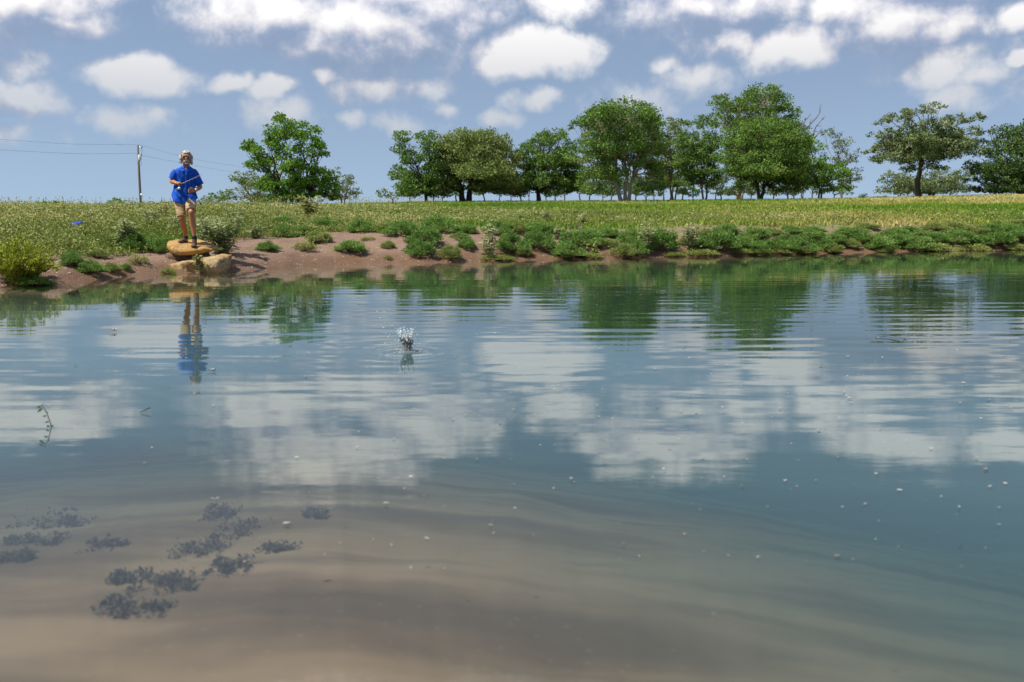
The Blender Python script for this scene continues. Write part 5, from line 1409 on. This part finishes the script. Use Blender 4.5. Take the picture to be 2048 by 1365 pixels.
wire("upper power line running right behind the man's head", [(277, 290, 140), (380, 318, 165), (505, 338, 200), (640, 348, 250)])
wire("lower power line running right behind the man's shoulders", [(284, 311, 140), (390, 332, 165), (470, 346, 190), (600, 356, 240)])

# ------------------------------------------------------------------ splash
def water_mat(name, white):
    m, T, out = new_mat(name)
    bs = T.n('ShaderNodeBsdfPrincipled'); bs.inputs['Base Color'].default_value = (.92, .97, .95, 1)
    bs.inputs['Roughness'].default_value = .04; bs.inputs['IOR'].default_value = 1.33; bs.inputs['Transmission Weight'].default_value = 1.0 - white
    T.l(bs.outputs[0], out.inputs[0]); return m
M_SPL = water_mat("splash_water", .15); M_FOAM = water_mat("splash_foam", .9)
spl = empty("water_splash", SPLASH); tag(spl, "small upright splash with flying drops where the lure hit the pond", 'splash')
R = np.random.default_rng(77)
nu = 26; P = []
for j, (z, r) in enumerate([(-.01, .062), (.004, .050), (.020, .036), (.045, .031), (.062, .032), (.075, .035), (.085, .038), (.095, .042), (.100, .046)]):
    row = []
    for i in range(nu):
        a = 2 * math.pi * i / nu
        k = 1 + .22 * math.sin(a * 5 + z * 40) + .14 * math.sin(a * 9 - z * 60) + .1 * R.normal()
        zz_ = z * (1 + (.22 * math.sin(a * 6 + 1) + .12 * R.normal()) * (z > .08))
        row.append((math.cos(a) * r * k, math.sin(a) * r * k, zz_))
    P.append(row)
cr_ = link(bpy.data.objects.new("water_crown", grid_mesh("water_crown", np.array(P), M_SPL, None, True)), spl)
cr_.modifiers.new('t', 'SOLIDIFY').thickness = .004
col_ = MB(); col_.tube([(0, 0, -.01), (.003, 0, .03), (-.004, 0, .07), (.002, 0, .10), (0, 0, .125)], [.034, .028, .024, .016, .008], 14); col_.obj("water_column", M_SPL, spl)
lip = MB()
tor(lip, (0, 0, .002), (0, 0, 1), .085, .008, 40, 8); tor(lip, (0, 0, .000), (0, 0, 1), .125, .004, 44, 6); lip.obj("wave_ring", M_SPL, spl)
def drop(mb, c, r):
    v = [Vector(c) + Vector(q) * r for q in ((1, 0, 0), (-1, 0, 0), (0, 1, 0), (0, -1, 0), (0, 0, 1.25), (0, 0, -1.1))]
    mb.add(v, [(0, 2, 4), (2, 1, 4), (1, 3, 4), (3, 0, 4), (2, 0, 5), (1, 2, 5), (3, 1, 5), (0, 3, 5)])
dm = MB()
for k in range(300):
    a = R.random() * 6.28; q = R.random()
    z = .07 + .115 * q ** .8 + R.normal() * .010; r = .028 + .055 * q * R.random() ** .4
    drop(dm, (math.cos(a) * r - .008, math.sin(a) * r, z), .0018 + .0040 * R.random() ** 2)
for k in range(34):
    a = R.random() * 6.28
    drop(dm, (math.cos(a) * (.07 + .05 * R.random()), math.sin(a) * .06, .01 + .15 * R.random()), .0018 + .003 * R.random() ** 2)
for (a, b) in [(754, 623), (768, 624), (761, 636), (770, 646), (772, 668), (784, 652), (767, 656), (779, 670), (776, 675), (770, 687), (830, 692), (838, 670)]:
    q = at_y(a, b, SPLASH.y) - SPLASH; drop(dm, q, .0042)
do = dm.obj("spray", M_FOAM, spl); do['kind'] = 'stuff'

# ------------------------------------------------------------------ bits floating on the pond
M_FLECK = simple_mat("pale_floating_leaf", (.40, .37, .33), .6, .25, 40.)
M_FLECKB = simple_mat("tan_floating_leaf", (.28, .18, .12), .6, .3, 40.)
def fleck_verts(c, L, Wd, ang, R, n=9):
    out = []
    for k in range(n):
        t = 2 * math.pi * k / n; q = .78 + .35 * R.random()
        x = math.cos(t) * L * q; y = math.sin(t) * Wd * q * (1 - .25 * math.cos(t))
        out.append((c[0] + x * math.cos(ang) - y * math.sin(ang), c[1] + x * math.sin(ang) + y * math.cos(ang), .0065 + .004 * R.random()))
    return out
R = np.random.default_rng(91)
big = [(574, 1051, 21, 1, "long pale leaf floating in the left foreground, larger than any other"), (772, 1011, 16, 1, "pale leaf floating right of and beyond the longest one"),
       (490, 1129, 9, 1, "small white leaf floating nearest the dark underwater weeds"), (850, 995, 7, 0, "tan leaf floating beyond the pale leaf, near the middle"),
       (1570, 965, 11, 1, "bright white leaf floating right of the reflected cloud"), (1406, 917, 10, 1, "pale leaf at the lower end of the reflected white cloud"),
       (1148, 968, 7, 0, "tan-edged leaf floating below the reflected cloud's left end"), (1918, 1018, 9, 1, "ragged white leaf floating in the right foreground"),
       (1980, 977, 11, 1, "white leaf floating close to the right edge"), (1972, 941, 15, 0, "long pinkish leaf floating at the right edge above the white one"),
       (1998, 1020, 7, 1, "round white leaf floating nearest the right edge"), (1030, 1021, 7, 1, "small white leaf floating in the middle foreground"),
       (1484, 975, 8, 0, "tan leaf floating left of the bright white leaf"), (1684, 1019, 7, 1, "small white leaf alone in the right foreground"),
       (1107, 981, 6, 1, "tiny white leaf beside the tan-edged leaf"), (1535, 1018, 5, 0, "small pinkish leaf below the bright white leaf"),
       (1028, 822, 8, 1, "white leaf floating left of the reflected cloud's top"), (1340, 897, 6, 1, "pale leaf floating inside the reflected cloud"),
       (1696, 715, 10, 1, "thin white leaf far out, below the tallest tree's reflection"), (1765, 717, 8, 1, "white leaf right of the thin one, far out on the pond"),
       (1926, 768, 11, 1, "thin pale leaf far out towards the right edge"), (1920, 808, 8, 1, "small pale leaf below the thin one near the right edge"),
       (1954, 918, 9, 1, "pale leaf left of the long pinkish leaf"), (1560, 819, 8, 1, "tiny pale leaf in the middle of the reflected cloud"),
       (1700, 798, 12, 1, "thin pale strip floating right of the reflected cloud"), (1676, 918, 8, 0, "tan leaf beside the reflected cloud's right end"),
       (1427, 1234, 5, 1, "lone white speck in the lower right foreground"), (1278, 1118, 5, 1, "lone white speck in the middle of the right foreground")]
big = [b for b in big]
for (a, b, w, pale, lab) in big:
    c = on_z(a, b); k = c.y / F
    L = w * k * .42; me = bpy.data.meshes.new("floating_leaf")
    vs = fleck_verts((0, 0), L, L * .62, R.normal() * .3, R); n = len(vs)
    vs2 = [(x, y, z + .002) for (x, y, z) in vs]
    me.from_pydata(vs + vs2 + [(0, 0, .0085)], [], [tuple(range(n))[::-1]] + [(q, (q + 1) % n, n + (q + 1) % n, n + q) for q in range(n)] + [(n + q, n + (q + 1) % n, 2 * n) for q in range(n)])
    me.materials.append(M_FLECK if pale else M_FLECKB)
    o = link(bpy.data.objects.new("floating_leaf", me)); o.location = (c.x, c.y, 0); tag(o, lab, 'leaf', 'leaves floating on the pond')
vv, ff, mi = [], [], []
n_f = 900
for k in range(n_f):
    a = R.random() * 2100 - 20; b = 508 + (R.random() ** 1.25) * 640
    if b > 560 and a < 700 and R.random() < .75: continue
    if b > 900 and R.random() < .45: continue
    c = on_z(a, b); r_, s_ = math.hypot(c.x, c.y), height(np.array([c.x]), np.array([c.y]))[1][0]
    if s_ > -.1: continue
    L = (.0028 + .008 * R.random() ** 4) * (1 + .045 * c.y)
    vs = fleck_verts((c.x, c.y), L, L * .6, R.normal() * .4, R, 6); q = len(vv)
    vv += vs; ff.append(tuple(range(q, q + 6))); mi.append(0 if R.random() < .8 else 1)
me = bpy.data.meshes.new("floating_specks"); me.from_pydata(vv, [], ff); me.materials.append(M_FLECK); me.materials.append(M_FLECKB)
me.polygons.foreach_set('material_index', mi)
tag(link(bpy.data.objects.new("floating_specks", me)), "tiny pale specks scattered over the pond surface", 'specks', kind='stuff')

# sprig standing in the water
c = on_z(103, 853); spg = empty("water_sprig", c); tag(spg, "little green sprig with narrow leaves standing in the water at the left", 'plant')
def sl(a, b): return at_y(a, b, c.y) - c
stem_ = [sl(103, 862), sl(103, 853), sl(98, 838), sl(93, 825), sl(86, 815), sl(79, 811)]
MB().tube(stem_, [.0035, .0032, .0028, .0024, .002, .0012], 6).obj("stem", M_STEM, spg)
for (x0, y0, x1, y1) in [(84, 813, 72, 816), (90, 820, 97, 828), (95, 832, 84, 833), (99, 843, 89, 846), (101, 851, 90, 855), (82, 812, 88, 808), (86, 816, 74, 826), (102, 852, 109, 851)]:
    p0, p1 = sl(x0, y0), sl(x1, y1); L = (p1 - p0).length; d_ = (p1 - p0) / L
    sd__ = d_.cross(Vector((.25, 1, .3))).normalized() * L * .17; nn = d_.cross(sd__).normalized() * L * .03
    V = np.array([[p0, p0.lerp(p1, .45) + sd__ + nn, p1, p0.lerp(p1, .45) - sd__ + nn]])
    link(bpy.data.objects.new("leaf", quads_mesh("leaf", V, [.45], M_BUSH)), spg)
M_TWIG = simple_mat("wet_twig", (.05, .035, .022), .5)
def twig(a, b, lab):
    pts = [on_z(*q) + Vector((0, 0, .006 + .01 * i)) for i, q in enumerate((a, ((a[0] + b[0]) / 2, (a[1] + b[1]) / 2 - .6), b))]
    tag(MB().tube(pts, [.002, .0025, .003], 6).obj("floating_twig", M_TWIG), lab, 'twig')
twig((281, 827.5), (301, 824.5), "thin dark twig floating right of the green sprig")
twig((1750, 676.5), (1800, 676), "thin dark line of twig on the water under the gnarled oak's reflection")
# dragonflies
M_WING = water_mat("insect_wing", .25)
def dragonfly(px, py, hz, L, col, lab, rz, seed):
    c = on_z(px, py + hz / 10); p = at_y(px, py, c.y); root = empty("dragonfly", p, rz); tag(root, lab, 'dragonfly', 'dragonflies over the pond')
    b = MB(); b.tube([(-.62 * L, 0, .06 * L), (-.2 * L, 0, .02 * L), (.1 * L, 0, 0), (.28 * L, 0, 0), (.36 * L, 0, 0)], [.022 * L, .028 * L, .05 * L, .06 * L, .03 * L], 8); b.ell((.40 * L, 0, -.005 * L), (.055 * L, .065 * L, .05 * L))
    b.obj("body", simple_mat("insect_body", col, .4), root)
    for s_ in (-1, 1):
        for (x0, sw) in ((.20, .12), (.08, -.12)):
            tipx = (x0 + sw) * L
            w = MB(); w.add([(x0 * L, s_ * .03 * L, .03 * L), (tipx + .08 * L, s_ * .30 * L, .14 * L), (tipx + .05 * L, s_ * .55 * L, .2 * L), (tipx - .06 * L, s_ * .52 * L, .2 * L), ((x0 - .08) * L, s_ * .1 * L, .05 * L)], [(0, 1, 2, 3, 4)])
            q = w.obj("wing", M_WING, root, smooth=False); q.modifiers.new('t', 'SOLIDIFY').thickness = .0008
dragonfly(225, 661, 40, .085, (.36, .17, .05), "orange-brown dragonfly low over the water left of the man's reflection", .1, 1)
dragonfly(424, 741, 30, .055, (.05, .045, .04), "small dark dragonfly beside the man's reflected head", .6, 2)
dragonfly(431, 999, 50, .030, (.10, .085, .03), "dragonfly hovering over the shallow water in the left foreground", 1.9, 3)
dragonfly(1811, 668, 60, .050, (.04, .04, .045), "dark dragonfly hovering below the gnarled oak's reflection", 1.8, 4)

# ------------------------------------------------------------------ weeds on the pond bed
def bed_hit(px, py):
    z = -.15
    for _ in range(8):
        p = on_z(px, py, z); z = ground_z(p.x, p.y)
    return Vector((p.x, p.y, z))
for i, (a, b, w, h, lab) in enumerate([
        (265, 1222, 78, 24, "dark underwater weed clump nearest the camera at the left"), (335, 1172, 66, 28, "dark leafy underwater clump just beyond the nearest one"),
        (255, 1160, 34, 18, "small dark underwater tuft left of the leafy clump"), (205, 1092, 48, 18, "dark oval underwater clump in the left foreground"),
        (400, 1102, 60, 40, "ragged dark underwater patch right of the oval clump"), (462, 1140, 42, 26, "dark underwater patch with a white leaf floating over it"),
        (480, 1062, 50, 24, "underwater weed patch below the longest floating leaf's left end"), (440, 1030, 34, 22, "faint underwater weed patch beyond the ragged patch"),
        (130, 1050, 50, 14, "low dark underwater streak at the left"), (40, 1048, 80, 30, "broad dark underwater weed bed at the left edge"),
        (20, 1120, 44, 18, "dark underwater clump at the left edge below the broad bed"), (628, 1030, 28, 12, "lone small underwater tuft left of the pale floating leaf"),
        (65, 1085, 60, 14, "thin underwater weed streak between the two left-edge beds"), (560, 1100, 46, 12, "thin dark underwater streak right of the ragged patch")]):
    p = bed_hit(a, b); k = p.y / F; R = np.random.default_rng(200 + i)
    n = 1500; wm = w * k * 1.05
    dm_ = h * k / (1.15 / math.hypot(p.y, 1.15)) * .75
    g = R.random((n, 2)) * 2 - 1; rad_ = np.hypot(g[:, 0], g[:, 1])
    keep = fbm(g[:, 0] * 2.4 + i * 7, g[:, 1] * 1.9 + 5, 90 + i, 4) + .12 * R.normal(size=n) > .40 + .28 * rad_
    g = g[keep]; n = len(g)
    P = np.stack([g[:, 0] * wm, g[:, 1] * dm_, .003 + .022 * R.random(n)], -1)
    L = .012 + .020 * R.random(n)
    V = leaves(P, L, L * .40, np.array([[.6, 0, .2]]), .4, 1., R)
    V[..., 2] = np.minimum(V[..., 2], -p.z - .012)
    ti = np.clip(.3 + R.normal(size=n) * .2 + (P[:, 2] > .021) * .3, 0, 1)
    o = link(bpy.data.objects.new("water_weed", quads_mesh("water_weed", V, ti, M_AQUA))); o.location = p
    tag(o, lab, 'water weed', 'weeds on the pond bed')
